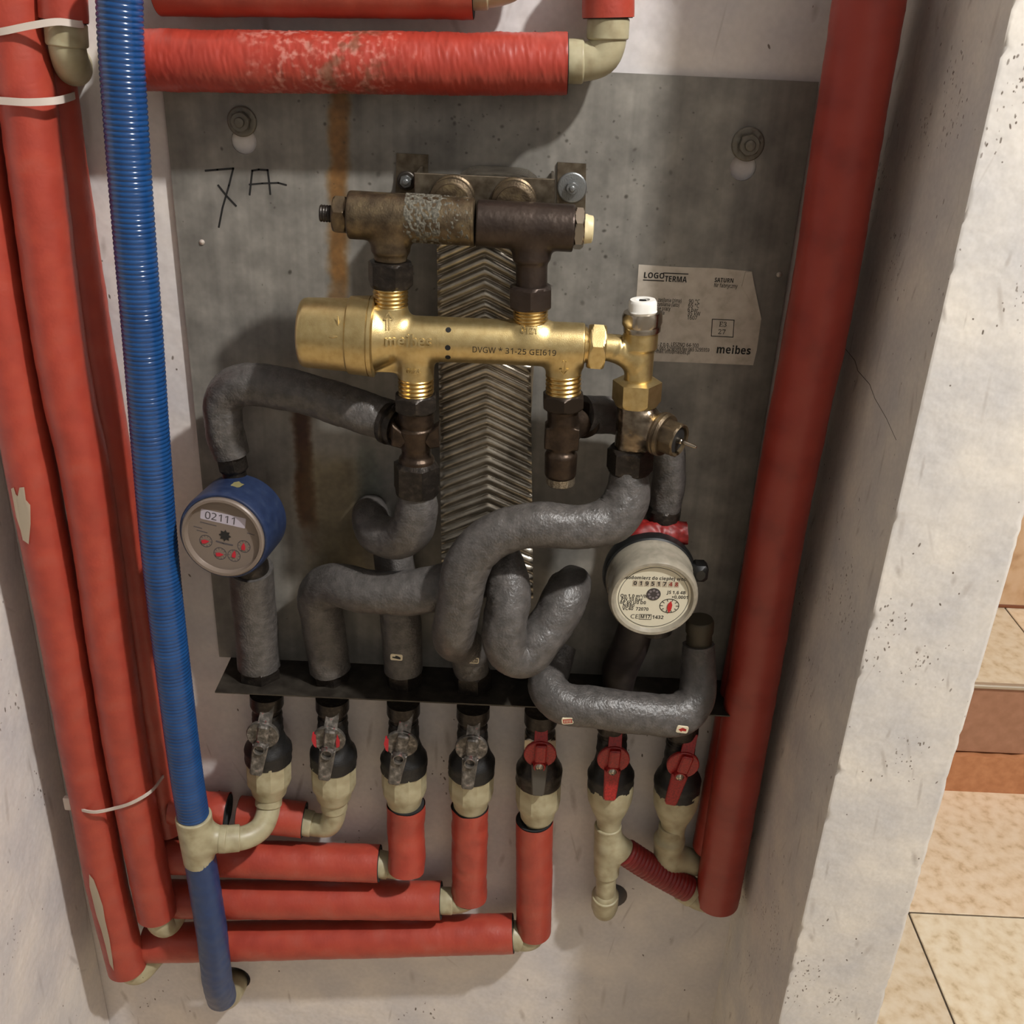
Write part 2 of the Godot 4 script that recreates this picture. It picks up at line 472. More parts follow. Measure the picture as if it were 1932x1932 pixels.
# the zinc sheet: rust runs under the leaking joints, dust, dark splashes
func sheet_texture(x0: float, y0: float, x1: float, y1: float) -> ImageTexture:
	var w := 720; var h := 800
	var n1 := noise(0.02, 4, 3).get_image(w, h).get_data()
	var n2 := noise(0.012, 3, 8).get_image(w, h).get_data()
	var n3 := noise(0.09, 3, 5).get_image(w, h).get_data()
	var st := noise(0.05, 4, 17)
	var streak := PackedFloat32Array()
	for i in w: streak.append(st.get_noise_1d(i))
	var runs := [[-0.1514, -0.1602, 1.2454, 1.0037, 0.0085, 0.8, Color(0.46, 0.30, 0.12)],
		[-0.1973, -0.1943, 0.9535, 0.7823, 0.0095, 0.95, Color(0.22, 0.11, 0.04)],
		[-0.1760, -0.1561, 0.8889, 0.7243, 0.034, 0.5, Color(0.36, 0.30, 0.17)],
		[-0.1381, -0.1339, 0.8954, 0.7967, 0.012, 0.55, Color(0.30, 0.33, 0.30)]]
	var rng := RandomNumberGenerator.new(); rng.seed = 5
	var out := PackedByteArray(); out.resize(w * h * 3)
	for j in h:
		var y := lerpf(y1, y0, (j + 0.5) / h)
		for i in w:
			var x := lerpf(x0, x1, (i + 0.5) / w)
			var k := j * w + i
			var a := n1[k] / 255.0 - 0.5; var b := n2[k] / 255.0 - 0.5; var d := n3[k] / 255.0 - 0.5
			var g := 0.97 + a * 0.2 + b * 0.22 + streak[i] * 0.10 + d * 0.08
			var c := Color(0.49, 0.475, 0.447) * g
			for r in runs:
				if y < r[2] + 0.01 and y > r[3] - 0.02:
					var u: float = clampf((r[2] - y) / (r[2] - r[3]), 0, 1)
					var off: float = absf(x - lerpf(r[0], r[1], u) + b * 0.006 + a * 0.003) / (r[4] * (0.85 + 0.25 * a + 0.2 * u))
					var s: float = r[5] * smoothstep(1.35, 0.35, off + d * 0.25) * smoothstep(r[3] - 0.02, r[3] + 0.03, y + b * 0.04) * (1.0 - smoothstep(r[2] - 0.03, r[2] + 0.005, y + b * 0.03))
					c = c.lerp(r[6] * (1.0 + d * 0.25 + a * 0.3), s)
			out[k * 3] = int(clampf(c.r, 0, 1) * 255); out[k * 3 + 1] = int(clampf(c.g, 0, 1) * 255); out[k * 3 + 2] = int(clampf(c.b, 0, 1) * 255)
	# splashes: small dark drops, thickest below the elbow and right of the printed label
	for q in 420:
		var px := 0.0; var py := 0.0
		if q < 250:
			px = rng.randfn(0.50, 0.17); py = rng.randfn(0.16, 0.10)
		elif q < 360:
			px = rng.randfn(0.72, 0.08); py = rng.randfn(0.33, 0.10)
		else:
			px = rng.randf(); py = rng.randf()
		var rx := rng.randf_range(0.5, 2.4) * (0.5 if rng.randf() < 0.8 else 0.9); var ry := rx * rng.randf_range(0.5, 1.4); var tilt := rng.randf() * PI
		var dark := rng.randf_range(0.25, 0.7)
		for dj in range(-4, 5):
			for di in range(-4, 5):
				var e := Vector2(di, dj).rotated(tilt)
				var s := clampf(1.6 - Vector2(e.x / rx, e.y / ry).length(), 0, 1) * dark
				var ii := int(px * w) + di; var jj := int(py * h) + dj
				if s > 0 and ii >= 0 and jj >= 0 and ii < w and jj < h:
					var k := (jj * w + ii) * 3
					out[k] = int(lerpf(out[k], 42, s)); out[k + 1] = int(lerpf(out[k + 1], 38, s)); out[k + 2] = int(lerpf(out[k + 2], 32, s))
	return ImageTexture.create_from_image(Image.create_from_data(w, h, false, Image.FORMAT_RGB8, out))

# painted plaster: brush mottle, scuffs along the height, chips
func plaster_texture(seed_: int, base: Color, scuffs: int, chips: int, size := 1024) -> ImageTexture:
	var n1 := noise(0.004, 5, seed_).get_seamless_image(size, size); n1.convert(Image.FORMAT_L8)
	var n2 := noise(0.06, 3, seed_ + 1).get_seamless_image(size, size); n2.convert(Image.FORMAT_L8)
	var a := n1.get_data(); var b := n2.get_data()
	var out := PackedByteArray(); out.resize(size * size * 3)
	var r8 := base.r * 255; var g8 := base.g * 255; var b8 := base.b * 255
	for k in size * size:
		var g := 1.0 + (a[k] - 128) / 255.0 * 0.13 + (b[k] - 128) / 255.0 * 0.05
		var warm := (a[k] - 128) / 255.0 * 0.05
		out[k * 3] = clampi(int(r8 * (g + warm * 0.4)), 0, 255); out[k * 3 + 1] = clampi(int(g8 * g), 0, 255); out[k * 3 + 2] = clampi(int(b8 * (g - warm)), 0, 255)
	var rng := RandomNumberGenerator.new(); rng.seed = seed_ * 7 + 1
	var knots := []
	for q in 9: knots.append(Vector2(rng.randi() % size, rng.randi() % size))
	for q in scuffs + chips:
		var soft := q < scuffs
		var cx := rng.randi() % size; var cy := rng.randi() % size
		if not soft and q % 3 > 0:
			cx = posmod(int(knots[q % 9].x + rng.randfn(0, 26)), size); cy = posmod(int(knots[q % 9].y + rng.randfn(0, 34)), size)
		var rx := rng.randf_range(2, 9) if soft else rng.randf_range(0.6, 2.2)
		var ry := rng.randf_range(12, 60) if soft else rx * rng.randf_range(0.7, 3.0)
		var dark := rng.randf_range(0.08, 0.28) if soft else rng.randf_range(0.4, 0.85)
		var to := Color(0.40, 0.34, 0.30) if soft else Color(0.25, 0.20, 0.16)
		var tilt := rng.randfn(0, 0.25)
		var reach := int(ry * 1.2) + 2
		for dj in range(-reach, reach + 1):
			for di in range(-int(rx * 2) - 2 - int(reach * absf(tilt)), int(rx * 2) + 3 + int(reach * absf(tilt))):
				var e := Vector2(di, dj).rotated(tilt)
				var s := 1.0 - Vector2(e.x / rx, e.y / ry).length()
				if s <= 0: continue
				var k := (posmod(cy + dj, size) * size + posmod(cx + di, size))
				s = clampf(s * (1.2 if soft else 4.0) + (b[k] - 128) / 255.0 * 0.8, 0, 1) * dark
				k *= 3
				out[k] = int(lerpf(out[k], to.r * 255, s)); out[k + 1] = int(lerpf(out[k + 1], to.g * 255, s)); out[k + 2] = int(lerpf(out[k + 2], to.b * 255, s))
	return ImageTexture.create_from_image(Image.create_from_data(size, size, false, Image.FORMAT_RGB8, out))

# a wall corner worn ragged: the outline in x, z carried up in small steps, its two front edges nibbled
func worn_pier(mb: MB, x0: float, x1: float, z0: float, z1: float, y0: float, y1: float) -> void:
	var n := noise(60.0, 4, 21); var n2 := noise(14.0, 3, 4)
	var rows := []
	var steps := 420
	for i in steps + 1:
		var y := lerpf(y0, y1, float(i) / steps)
		var e0 := 0.0012 + maxf(0.0, n.get_noise_2d(y, 0.3) - 0.12) * 0.006
		var e1 := 0.002 + maxf(0.0, n.get_noise_2d(y, 9.3)) * 0.0035
		var s := n2.get_noise_2d(y, 2.0) * 0.0005
		var ring := PackedVector3Array()
		for p in [[x0, z0], [x0 + s * 0.4, z1 - e0 * 2.4], [x0 + e0 * 0.35, z1 - e0 * 0.5], [x0 + e0, z1 - 0.0003], [x0 + e0 * 2.0, z1 + s * 0.3], [x1 - e1 * 2.0, z1], [x1 - e1, z1 - e1 * 0.2], [x1 - e1 * 0.2, z1 - e1], [x1, z1 - e1 * 2.5], [x1, z0]]:
			ring.append(Vector3(p[0], y, p[1]))
		rows.append(ring)
	mb.grid(rows, true, false)

var film: StandardMaterial3D
var foam: StandardMaterial3D
var foam_cut: StandardMaterial3D
var ppr: StandardMaterial3D
var brass: StandardMaterial3D
var bronze: StandardMaterial3D
var iron: StandardMaterial3D
var nickel: StandardMaterial3D
var steel: StandardMaterial3D
var zinc: StandardMaterial3D
var white_plastic: StandardMaterial3D
var ink: StandardMaterial3D
var red_plastic: StandardMaterial3D
var peeled: StandardMaterial3D
var black_wrap: StandardMaterial3D
var tie_mat: StandardMaterial3D

# a pipe in red insulation: cover, grey foam showing at the cut ends, the plastic pipe inside
func red_pipe(called: String, label: String, group: String, pts: Array, r: float, seed_: int, amount := 0.0003, open := 3, wrinkle := 0.0, skin: Material = null) -> Node3D:
	var mb := MB.new()
	var n := noise(26.0, 3, seed_)
	var w := noise(420.0, 3, seed_ + 50)
	tube(mb, pts, r, 40, 0.0012 if wrinkle > 0 else 0.004, func(l: float, f: float) -> float: return n.get_noise_3d(cos(f) * 0.02, sin(f) * 0.02, l) * amount * 2.0 + (w.get_noise_3d(cos(f) * 0.0035, sin(f) * 0.0035, l) * wrinkle if wrinkle > 0 else n.get_noise_2d(l * 7.0, f * 0.02) * amount), 0)
	var t := thing(called, label, "pipe", mb.low(), group)
	part(mb, "insulation_cover", film if skin == null else skin, t)
	var ends := MB.new()
	for e in 2:
		if (open >> e) & 1 == 0: continue
		var a: Vector3 = pts[0] if e == 0 else pts[-1]
		var b: Vector3 = pts[1] if e == 0 else pts[-2]
		var d := (a - b).normalized()
		lathe(ends, a - d * 0.012, a + d * 0.0006, [[0.0, r * 0.5], [0.0, r * 0.9], [0.8, r * 0.92], [1.0, r * 0.965], [0.97, r * 0.75], [0.7, r * 0.68], [0.7, r * 0.3]])
	if not ends.v.is_empty(): part(ends, "foam_end", foam_cut, t)
	return t

func foam_pipe(called: String, label: String, pts: Array, r: Variant, seed_: int, lump := 0.0011, ends := 1) -> Node3D:
	var mb := MB.new()
	var n := noise(20.0, 3, seed_); var f2 := noise(140.0, 2, seed_ + 3)
	tube(mb, pts, r, 44, 0.0022, func(l: float, f: float) -> float: return n.get_noise_3d(cos(f) * 0.025, sin(f) * 0.025, l) * lump * 1.6 - maxf(0.0, f2.get_noise_3d(cos(f) * 0.016, sin(f) * 0.016, l * 1.4) - 0.12) * lump * 0.9, ends)
	var t := thing(called, label, "pipe", mb.low(), "grey foam covered pipes in the cabinet")
	part(mb, "foam_cover", foam, t)
	return t

# a welded plastic fitting: a bend with a thicker socket at each end
func elbow(label: String, pts: Array, r: float, socket := 0.45, lips := 3) -> Node3D:
	var mb := MB.new()
	tube(mb, pts, r * 0.88, 32, 0.002, null, 2)
	var t := thing("pipe_elbow", label, "pipe fitting", mb.low())
	part(mb, "bend", ppr, t)
	for e in 2:
		if (lips >> e) & 1 == 0: continue
		var a: Vector3 = pts[0] if e == 0 else pts[-1]
		var b: Vector3 = pts[1] if e == 0 else pts[-2]
		var q := MB.new()
		rod(q, a + (a - b).normalized() * 0.001, a.lerp(b, socket), r, 0.0016, -1.0, 36)
		part(q, "socket", ppr, t)
	return t

func bolt(label: String, c: Vector3, washer: float, hexr: float, m: Material, wm: Material, group := "") -> void:
	var t := thing("bolt", label, "bolt", c, group)
	var mb := MB.new()
	lathe(mb, c, c + Vector3(0, 0, 0.0022), [[0.0, washer], [0.6, washer], [0.9, washer - 0.0006], [1.0, washer - 0.0014], [1.0, hexr]])
	part(mb, "washer", wm, t)
	mb = MB.new()
	hexnut(mb, c + Vector3(0, 0, 0.002), c + Vector3(0, 0, 0.002 + hexr * 0.9), hexr, 0.3)
	part(mb, "nut", m, t)
	mb = MB.new()
	rod(mb, c + Vector3(0, 0, 0.003), c + Vector3(0, 0, 0.002 + hexr * 1.35), hexr * 0.55)
	part(mb, "stud", m, t)

func tie(label: String, pts: Array, w: float, group: String) -> Node3D:   # a flat nylon strap; w along y
	var mb := MB.new()
	var p := path(pts, 0.003, 0.001)
	var rows := []
	for i in p[0].size():
		var out: Vector3 = p[1][i].cross(Vector3.UP).normalized()
		var up: Vector3 = out.cross(p[1][i]).normalized()
		var c: Vector3 = p[0][i]
		rows.append(PackedVector3Array([c - up * w - out * 0.0007, c - up * w + out * 0.0007, c + up * w + out * 0.0007, c + up * w - out * 0.0007]))
	mb.grid(rows, true, false); mb.fan(rows[0], p[0][0], true); mb.fan(rows[-1], p[0][-1], false)
	var t := thing("cable_tie", label, "cable tie", mb.low(), group)
	part(mb, "strap", tie_mat, t)
	return t

# a ball valve hanging under the shelf: black wrapped body, plastic union, a lever handle in front. top is under the shelf, low the union's lower end
func shut_off(label: String, top: Vector3, low: Vector3, look: String, tilt: float, chips := []) -> void:
	var t := thing("ball_valve", label, "valve", low, "ball valves in a row under the shelf")
	var d := low - top
	var len := d.length()
	var g := func(y: float) -> float: return y / len
	var mb := MB.new()
	lathe(mb, top, low, [[0.0, 0.0168], [0.10, 0.017], [0.13, 0.0155], [0.145, 0.0138], [0.17, 0.0138], [0.185, 0.0152], [0.2, 0.0155]])
	part(mb, "collar", iron, t)
	mb = MB.new()
	var n := noise(90.0, 3, int(top.x * 1000) + 500)
	tube(mb, [top.lerp(low, 0.17), top.lerp(low, 0.26), top.lerp(low, 0.37), top.lerp(low, 0.455), top.lerp(low, 0.535), top.lerp(low, 0.655)], [0.0142, 0.0155, 0.0160, 0.0190, 0.0244, 0.0240], 36, 0.002, func(l: float, f: float) -> float: return n.get_noise_3d(cos(f) * 0.016, sin(f) * 0.016, l) * 0.0012)
	part(mb, "body", black_wrap if look != "chrome" else iron, t)
	if look == "chrome":
		mb = MB.new()
		hexnut(mb, top.lerp(low, 0.20), top.lerp(low, 0.38), 0.0160, 0.5236)
		part(mb, "hex_neck", nickel, t, "bare chrome hexagon neck")
	mb = MB.new()
	if look == "bulb":
		lathe(mb, top, low, [[0.615, 0.02], [0.62, 0.0240], [0.68, 0.0245], [0.78, 0.0234], [0.88, 0.0192], [0.96, 0.0146], [1.03, 0.0128], [1.1, 0.0124]])
	else:
		lathe(mb, top, low, [[0.615, 0.02], [0.62, 0.0230], [0.64, 0.0250], [0.85, 0.0250], [0.89, 0.0225], [0.93, 0.0196], [1.0, 0.0182], [1.03, 0.0160], [1.06, 0.0125], [1.12, 0.0118]], 0.0226, 10)
	part(mb, "union", ppr, t)
	# handle, drawn in its own plane in front of the body
	var c := top.lerp(low, 0.29) + Vector3(0, 0, 0.019)
	var xf := Transform3D((Basis(Vector3(0, 0, 1), tilt) * Basis(Vector3(1, 0, 0), 0.03)).scaled_local(Vector3(1.12, 1.16, 1.0)), c)
	mb = MB.new()
	rod(mb, c - Vector3(0, 0, 0.012), xf * Vector3(0, 0, 0.001), 0.0085)
	part(mb, "stem", iron, t)
	var grey := look == "peeled"
	var hm := peeled if grey else red_plastic
	mb = MB.new()
	var plate := PackedVector2Array()
	for i in 19:
		var f := deg_to_rad(lerpf(-62, 242, i / 18.0))
		plate.append(Vector2(cos(f) * 0.0148, sin(f) * 0.0142 + 0.001))
	plate.append(Vector2(-0.0058, -0.016)); plate.append(Vector2(0.0058, -0.016))
	prism(mb, plate, 0.0, 0.0035, xf, 0.0008)
	# upper tab, bent back to the neck
	var tab := PackedVector2Array([Vector2(-0.0062, 0.0), Vector2(0.0062, 0.0), Vector2(0.0056, 0.021), Vector2(-0.0056, 0.021)])
	prism(mb, tab, -0.0015, 0.0012, xf * Transform3D(Basis(Vector3(1, 0, 0), -0.55), Vector3(0, 0.011, 0.002)), 0.0004)
	var hd := part(mb, "handle", hm, t)
	mb = MB.new()
	prism(mb, round_rect(Vector2(0.0005, 0.0045), 0.0104, 0.019, 0.0022), 0.003, 0.0085, xf, 0.0014)
	part(mb, "rib", hm, hd)
	mb = MB.new()
	var lx := xf * Transform3D(Basis(Vector3(1, 0, 0), -0.22), Vector3(0, -0.010, 0.0035))
	prism(mb, PackedVector2Array([Vector2(-0.0074, 0.001), Vector2(-0.0066, -0.012), Vector2(-0.0056, -0.0275), Vector2(-0.004, -0.0295), Vector2(0.004, -0.0295), Vector2(0.0056, -0.0275), Vector2(0.0066, -0.012), Vector2(0.0074, 0.001)]), 0.0, 0.0042, lx, 0.001)
	var lm := hm
	if look == "chrome": lm = stuff(Color(0.27, 0.25, 0.22), 0.6)
	part(mb, "lever", lm, hd, "dark grey lever" if look == "chrome" else "")
	for q in chips:
		mb = MB.new()
		prism(mb, PackedVector2Array(q), 0.0004, 0.0041, xf)
		part(mb, "bare_patch", stuff(Color(0.66, 0.09, 0.15), 0.45), hd, "bright pinkish red where the grey paint has flaked off")
	var sc := xf * Vector3(0, -0.0095, 0.0)
	var out := xf.basis.z
	mb = MB.new()
	lathe(mb, sc + out * 0.001, sc + out * (0.0125 if grey else 0.0085), [[0.0, 0.0075], [0.85, 0.0066], [1.0, 0.0058], [0.95, 0.0046], [0.35, 0.0042], [0.35, 0.0]])
	part(mb, "screw_socket", hm, hd)
	mb = MB.new()
	if grey:
		rod(mb, sc + out * 0.0035, sc + out * 0.0056, 0.0041)
		part(mb, "socket_floor", stuff(Color(0.35, 0.09, 0.07), 0.5), hd, "bare red plastic at the bottom of the socket")
	else:
		lathe(mb, sc + out * 0.005, sc + out * 0.0098, [[0.0, 0.0042], [0.5, 0.0046], [0.85, 0.0032], [1.0, 0.0018], [0.8, 0.0012], [0.8, 0.0]], 0.0, 6, 20)
		part(mb, "screw", nickel, hd)

func sticker(called: String, label: String, c: Vector3, facing: Vector3, up: Vector3, w: float, h: float, icon: String, icon_mat: Material) -> void:
	var z := facing.normalized(); var x := up.cross(z).normalized(); var y := z.cross(x)
	var xf := Transform3D(Basis(x, y, z), c)
	var t := thing(called, label, "sticker", c, "small pictogram stickers on the pipes")
	var mb := MB.new()
	prism(mb, round_rect(Vector2.ZERO, w, h, h * 0.24), -0.0012, 0.0003, xf)
	part(mb, "label_base", stuff(Color(0.82, 0.77, 0.66), 0.6), t)
	mb = MB.new()
	if icon == "radiator":
		prism(mb, round_rect(Vector2.ZERO, w * 0.76, h * 0.66, h * 0.06), 0.0003, 0.0004, xf)
		part(mb, "printed_symbol", icon_mat, t)
		mb = MB.new()
		for i in 5: prism(mb, round_rect(Vector2((i - 2) * w * 0.132, 0), w * 0.06, h * 0.46, h * 0.03), 0.0004, 0.0005, xf)
		part(mb, "printed_bars", stuff(Color(0.82, 0.77, 0.66), 0.6), t)
	elif icon == "arrow":
		prism(mb, PackedVector2Array([Vector2(-w * 0.34, 0), Vector2(-w * 0.02, h * 0.34), Vector2(-w * 0.02, h * 0.16), Vector2(w * 0.34, h * 0.16), Vector2(w * 0.34, -h * 0.16), Vector2(-w * 0.02, -h * 0.16), Vector2(-w * 0.02, -h * 0.34)]), 0.0003, 0.0004, xf)
		part(mb, "printed_symbol", icon_mat, t)
	else:
		prism(mb, PackedVector2Array([Vector2(-w * 0.34, h * 0.08), Vector2(-w * 0.34, -h * 0.12), Vector2(w * 0.2, -h * 0.12), Vector2(w * 0.2, -h * 0.28), Vector2(w * 0.34, -h * 0.28), Vector2(w * 0.34, h * 0.02), Vector2(w * 0.05, h * 0.08), Vector2(w * 0.05, h * 0.26), Vector2(-w * 0.1, h * 0.26), Vector2(-w * 0.1, h * 0.08)]), 0.0003, 0.0004, xf)
		part(mb, "printed_symbol", icon_mat, t)

func _ready() -> void:
	# ---------- camera, light, exposure
	var cam := Camera3D.new(); cam.name = "camera"
	cam.position = Vector3(0, 1.25, 0.88); cam.fov = 53.13; cam.near = 0.02
	cam.basis = Basis(Vector3(1, 0, 0), deg_to_rad(-26.0)) * Basis(Vector3(0, 0, 1), deg_to_rad(2.67))
	add_child(cam); cam.current = true
	var env := Environment.new()
	env.background_mode = Environment.BG_COLOR; env.background_color = Color(0.0, 0.0, 0.0)
	env.ambient_light_source = Environment.AMBIENT_SOURCE_DISABLED
	env.tonemap_mode = Environment.TONE_MAPPER_LINEAR; env.tonemap_exposure = 1.06
	env.sdfgi_enabled = true; env.ssao_enabled = true; env.ssil_enabled = true
	var we := WorldEnvironment.new(); we.name = "environment"; we.environment = env; add_child(we)
	var LAMP := Vector3(0.93, 2.52, 0.92)
	var lamp := OmniLight3D.new(); lamp.name = "ceiling_bulb_light"
	lamp.position = LAMP; lamp.light_energy = 4.6; lamp.light_color = Color(1.0, 0.992, 0.98); lamp.light_size = 0.045
	lamp.omni_range = 8.0; lamp.omni_attenuation = 2.0; lamp.shadow_enabled = true
	add_child(lamp)

	# ---------- materials
	var grain := relief(0.035, 3, 2, 2.0)
	var fine := relief(0.11, 3, 6, 3.0)
	var cells := relief(0.05, 2, 9, 5.0, 512, FastNoiseLite.TYPE_CELLULAR)
	var wall_mat := stuff(Color.WHITE, 0.85, 0, plaster_texture(3, Color(0.80, 0.775, 0.76), 60, 130), 2.0, grain, 0.35)
	var pier_mat := stuff(Color.WHITE, 0.7, 0, plaster_texture(11, Color(0.80, 0.78, 0.755), 90, 270), 2.6, relief(0.03, 4, 14, 3.0), 0.22)
	film = stuff(Color.WHITE, 0.42, 0, noisy(0.012, 4, 4, [[0.0, Color(0.54, 0.195, 0.15)], [0.45, Color(0.61, 0.23, 0.175)], [0.62, Color(0.63, 0.245, 0.18)], [1.0, Color(0.63, 0.30, 0.25)]]), 4.0, fine, 0.12)
	foam = stuff(Color.WHITE, 0.42, 0, noisy(0.02, 4, 7, [[0.0, Color(0.22, 0.21, 0.20)], [0.5, Color(0.295, 0.28, 0.27)], [1.0, Color(0.37, 0.35, 0.335)]]), 9.0, relief(0.075, 4, 9, 7.0), 0.34)
	foam_cut = stuff(Color(0.13, 0.13, 0.13), 0.9, 0, null, 20.0, cells, 0.6)
	ppr = stuff(Color.WHITE, 0.42, 0, noisy(0.012, 4, 12, [[0.0, Color(0.50, 0.45, 0.34)], [0.42, Color(0.61, 0.575, 0.46)], [0.6, Color(0.645, 0.61, 0.495)], [1.0, Color(0.69, 0.66, 0.55)]]), 7.0)
	ppr.subsurf_scatter_enabled = true; ppr.subsurf_scatter_strength = 0.05
	brass = stuff(Color.WHITE, 0.38, 0.95, noisy(0.02, 3, 15, [[0.0, Color(0.69, 0.60, 0.41)], [0.5, Color(0.755, 0.67, 0.475)], [1.0, Color(0.795, 0.72, 0.535)]]), 12.0, relief(0.2, 3, 16, 2.5), 0.2)
	bronze = stuff(Color.WHITE, 0.42, 0.75, noisy(0.015, 4, 18, [[0.0, Color(0.23, 0.19, 0.145)], [0.5, Color(0.34, 0.29, 0.225)], [0.75, Color(0.42, 0.365, 0.275)], [1.0, Color(0.50, 0.44, 0.33)]]), 8.0, fine, 0.25)
	iron = stuff(Color.WHITE, 0.38, 0.6, noisy(0.03, 4, 20, [[0.0, Color(0.12, 0.107, 0.095)], [0.6, Color(0.19, 0.168, 0.15)], [1.0, Color(0.31, 0.275, 0.24)]]), 9.0, fine, 0.3)
	nickel = stuff(Color(0.66, 0.62, 0.56), 0.24, 1.0)
	steel = stuff(Color.WHITE, 0.36, 1.0, noisy(0.012, 4, 25, [[0.0, Color(0.45, 0.425, 0.38)], [0.5, Color(0.62, 0.59, 0.54)], [1.0, Color(0.70, 0.675, 0.625)]]), 6.0, fine, 0.1)
	zinc = stuff(Color(0.55, 0.56, 0.56), 0.35, 0.85, null, 10.0, fine, 0.2)
	white_plastic = stuff(Color(0.88, 0.86, 0.80), 0.35)
	ink = stuff(Color(0.06, 0.055, 0.05), 0.7)
	red_plastic = stuff(Color.WHITE, 0.45, 0, noisy(0.05, 3, 31, [[0.0, Color(0.40, 0.07, 0.06)], [0.6, Color(0.60, 0.10, 0.09)], [1.0, Color(0.66, 0.16, 0.14)]]), 14.0)
	peeled = stuff(Color.WHITE, 0.35, 0.35, noisy(0.035, 4, 33, [[0.0, Color(0.20, 0.19, 0.175)], [0.5, Color(0.36, 0.34, 0.315)], [0.72, Color(0.50, 0.475, 0.45)], [0.80, Color(0.58, 0.54, 0.51)], [0.84, Color(0.62, 0.10, 0.14)], [1.0, Color(0.60, 0.10, 0.13)]]), 6.0, fine, 0.5)
	black_wrap = stuff(Color(0.055, 0.05, 0.048), 0.55, 0, null, 16.0, fine, 0.5)
	tie_mat = stuff(Color(0.76, 0.71, 0.67), 0.5)
	var blue := stuff(Color.WHITE, 0.2, 0, noisy(0.01, 3, 37, [[0.0, Color(0.08, 0.215, 0.39)], [1.0, Color(0.105, 0.275, 0.48)]]), 6.0)

	# ---------- the niche
	var mb := MB.new()
	holed(mb, -0.60, -0.02, 0.375, 2.75, [[-0.3167, 0.1609, 0.020], [0.1357, 0.3292, 0.0195]], -0.10, 0.0)
	struct(mb, "wall_back", wall_mat)
	mb = MB.new(); box(mb, Vector3(-0.60, -0.02, -0.13), Vector3(0.375, 2.75, -0.102), 0.0)
	struct(mb, "wall_shaft", wall_mat)
	mb = MB.new(); box(mb, Vector3(-0.60, -0.02, 0.0), Vector3(-0.4828, 2.75, 0.2017), 0.002)
	struct(mb, "wall_left", wall_mat)
	mb = MB.new(); worn_pier(mb, 0.2801, 0.3755, 0.0, 0.2017, 0.0, 2.75)
	var pier := struct(mb, "wall_right", pier_mat, 50.0)
	mb = MB.new()   # hairline crack in the paint of the side that faces the pipes
	var crack := [Vector3(0.2797, 1.0020, 0.0167), Vector3(0.2797, 1.0008, 0.0502), Vector3(0.2797, 0.9957, 0.0630), Vector3(0.2797, 0.9955, 0.0960), Vector3(0.2797, 0.9899, 0.1139), Vector3(0.2797, 0.9854, 0.1465), Vector3(0.2797, 0.9790, 0.1735)]
	for i in 6:
		var a: Vector3 = crack[i]; var b: Vector3 = crack[i + 1]
		stroke(mb, [Vector2(-a.z, a.y), Vector2(-b.z, b.y)], 0.0004, 0.0002, Transform3D(Basis(Vector3(0, 0, -1), Vector3(0, 1, 0), Vector3(-1, 0, 0)), Vector3(0.2801, 0, 0)))
	part(mb, "crack", stuff(Color(0.25, 0.21, 0.18), 0.9), pier)
	# the corridor round it
	var room := stuff(Color(0.60, 0.595, 0.59), 0.85)
	mb = MB.new(); box(mb, Vector3(-1.5, -0.02, 0.08), Vector3(-0.6, 2.75, 0.2), 0.0)
	struct(mb, "wall_front", room)
	mb = MB.new(); box(mb, Vector3(-1.6, -0.1, 0.08), Vector3(-1.5, 2.85, 2.4), 0.0)
	struct(mb, "wall_corridor_end", room)
	mb = MB.new(); box(mb, Vector3(-1.6, -0.1, 2.3), Vector3(2.6, 2.85, 2.4), 0.0)
	struct(mb, "wall_opposite", room)
	mb = MB.new(); box(mb, Vector3(2.5, -0.1, -2.1), Vector3(2.6, 2.85, 2.4), 0.0)
	struct(mb, "wall_stair_side", room)
	mb = MB.new(); box(mb, Vector3(0.375, -0.1, -2.1), Vector3(2.6, 2.85, -2.0), 0.0)
	struct(mb, "wall_stair_end", room)
	mb = MB.new(); box(mb, Vector3(0.275, -0.1, -2.1), Vector3(0.375, 2.85, -0.13), 0.0)
	struct(mb, "wall_stair_inner", room)
	mb = MB.new(); box(mb, Vector3(-1.6, 2.75, -2.1), Vector3(2.6, 2.85, 2.4), 0.0)
	struct(mb, "ceiling", stuff(Color(0.5, 0.49, 0.48), 0.9))

	# tiled floor and steps
	var tile_tex := noisy(0.03, 5, 41, [[0.0, Color(0.70, 0.61, 0.49)], [0.30, Color(0.83, 0.76, 0.655)], [0.55, Color(0.865, 0.81, 0.72)], [1.0, Color(0.89, 0.85, 0.78)]])
	var tiles := []
	for i in 3: 
		var tm := stuff([Color(1, 0.99, 0.96), Color(0.95, 0.93, 0.9), Color(1, 0.96, 0.92)][i], 0.35, 0, tile_tex, 2.3)
		tm.uv1_offset = Vector3(i * 0.37, i * 0.21, i * 0.53); tiles.append(tm)
	var grout := stuff(Color(0.26, 0.22, 0.17), 0.9)
	mb = MB.new(); box(mb, Vector3(-1.6, -0.1, -0.64), Vector3(2.6, -0.003, 2.4), 0.0)
	var fl := struct(mb, "floor", grout)
	var k := 0
	for iz in 9:
		for ix in 13:
			var x0 := -1.655 + ix * 0.33; var z1 := -0.31 + iz * 0.33
			var za := maxf(z1 - 0.33, -0.61)
			if z1 <= 0.0 and x0 + 0.33 < 0.38: continue
			mb = MB.new(); box(mb, Vector3(x0 + 0.0015, -0.004, za + 0.0015), Vector3(x0 + 0.3285, 0.0, z1 - 0.0015), 0.0012)
			part(mb, "tile", tiles[(ix * 2 + iz) % 3], fl); k += 1
	mb = MB.new(); box(mb, Vector3(0.375, -0.1, -0.90), Vector3(2.5, 0.2285, -0.635), 0.0)
	var ld := struct(mb, "floor_step", grout)
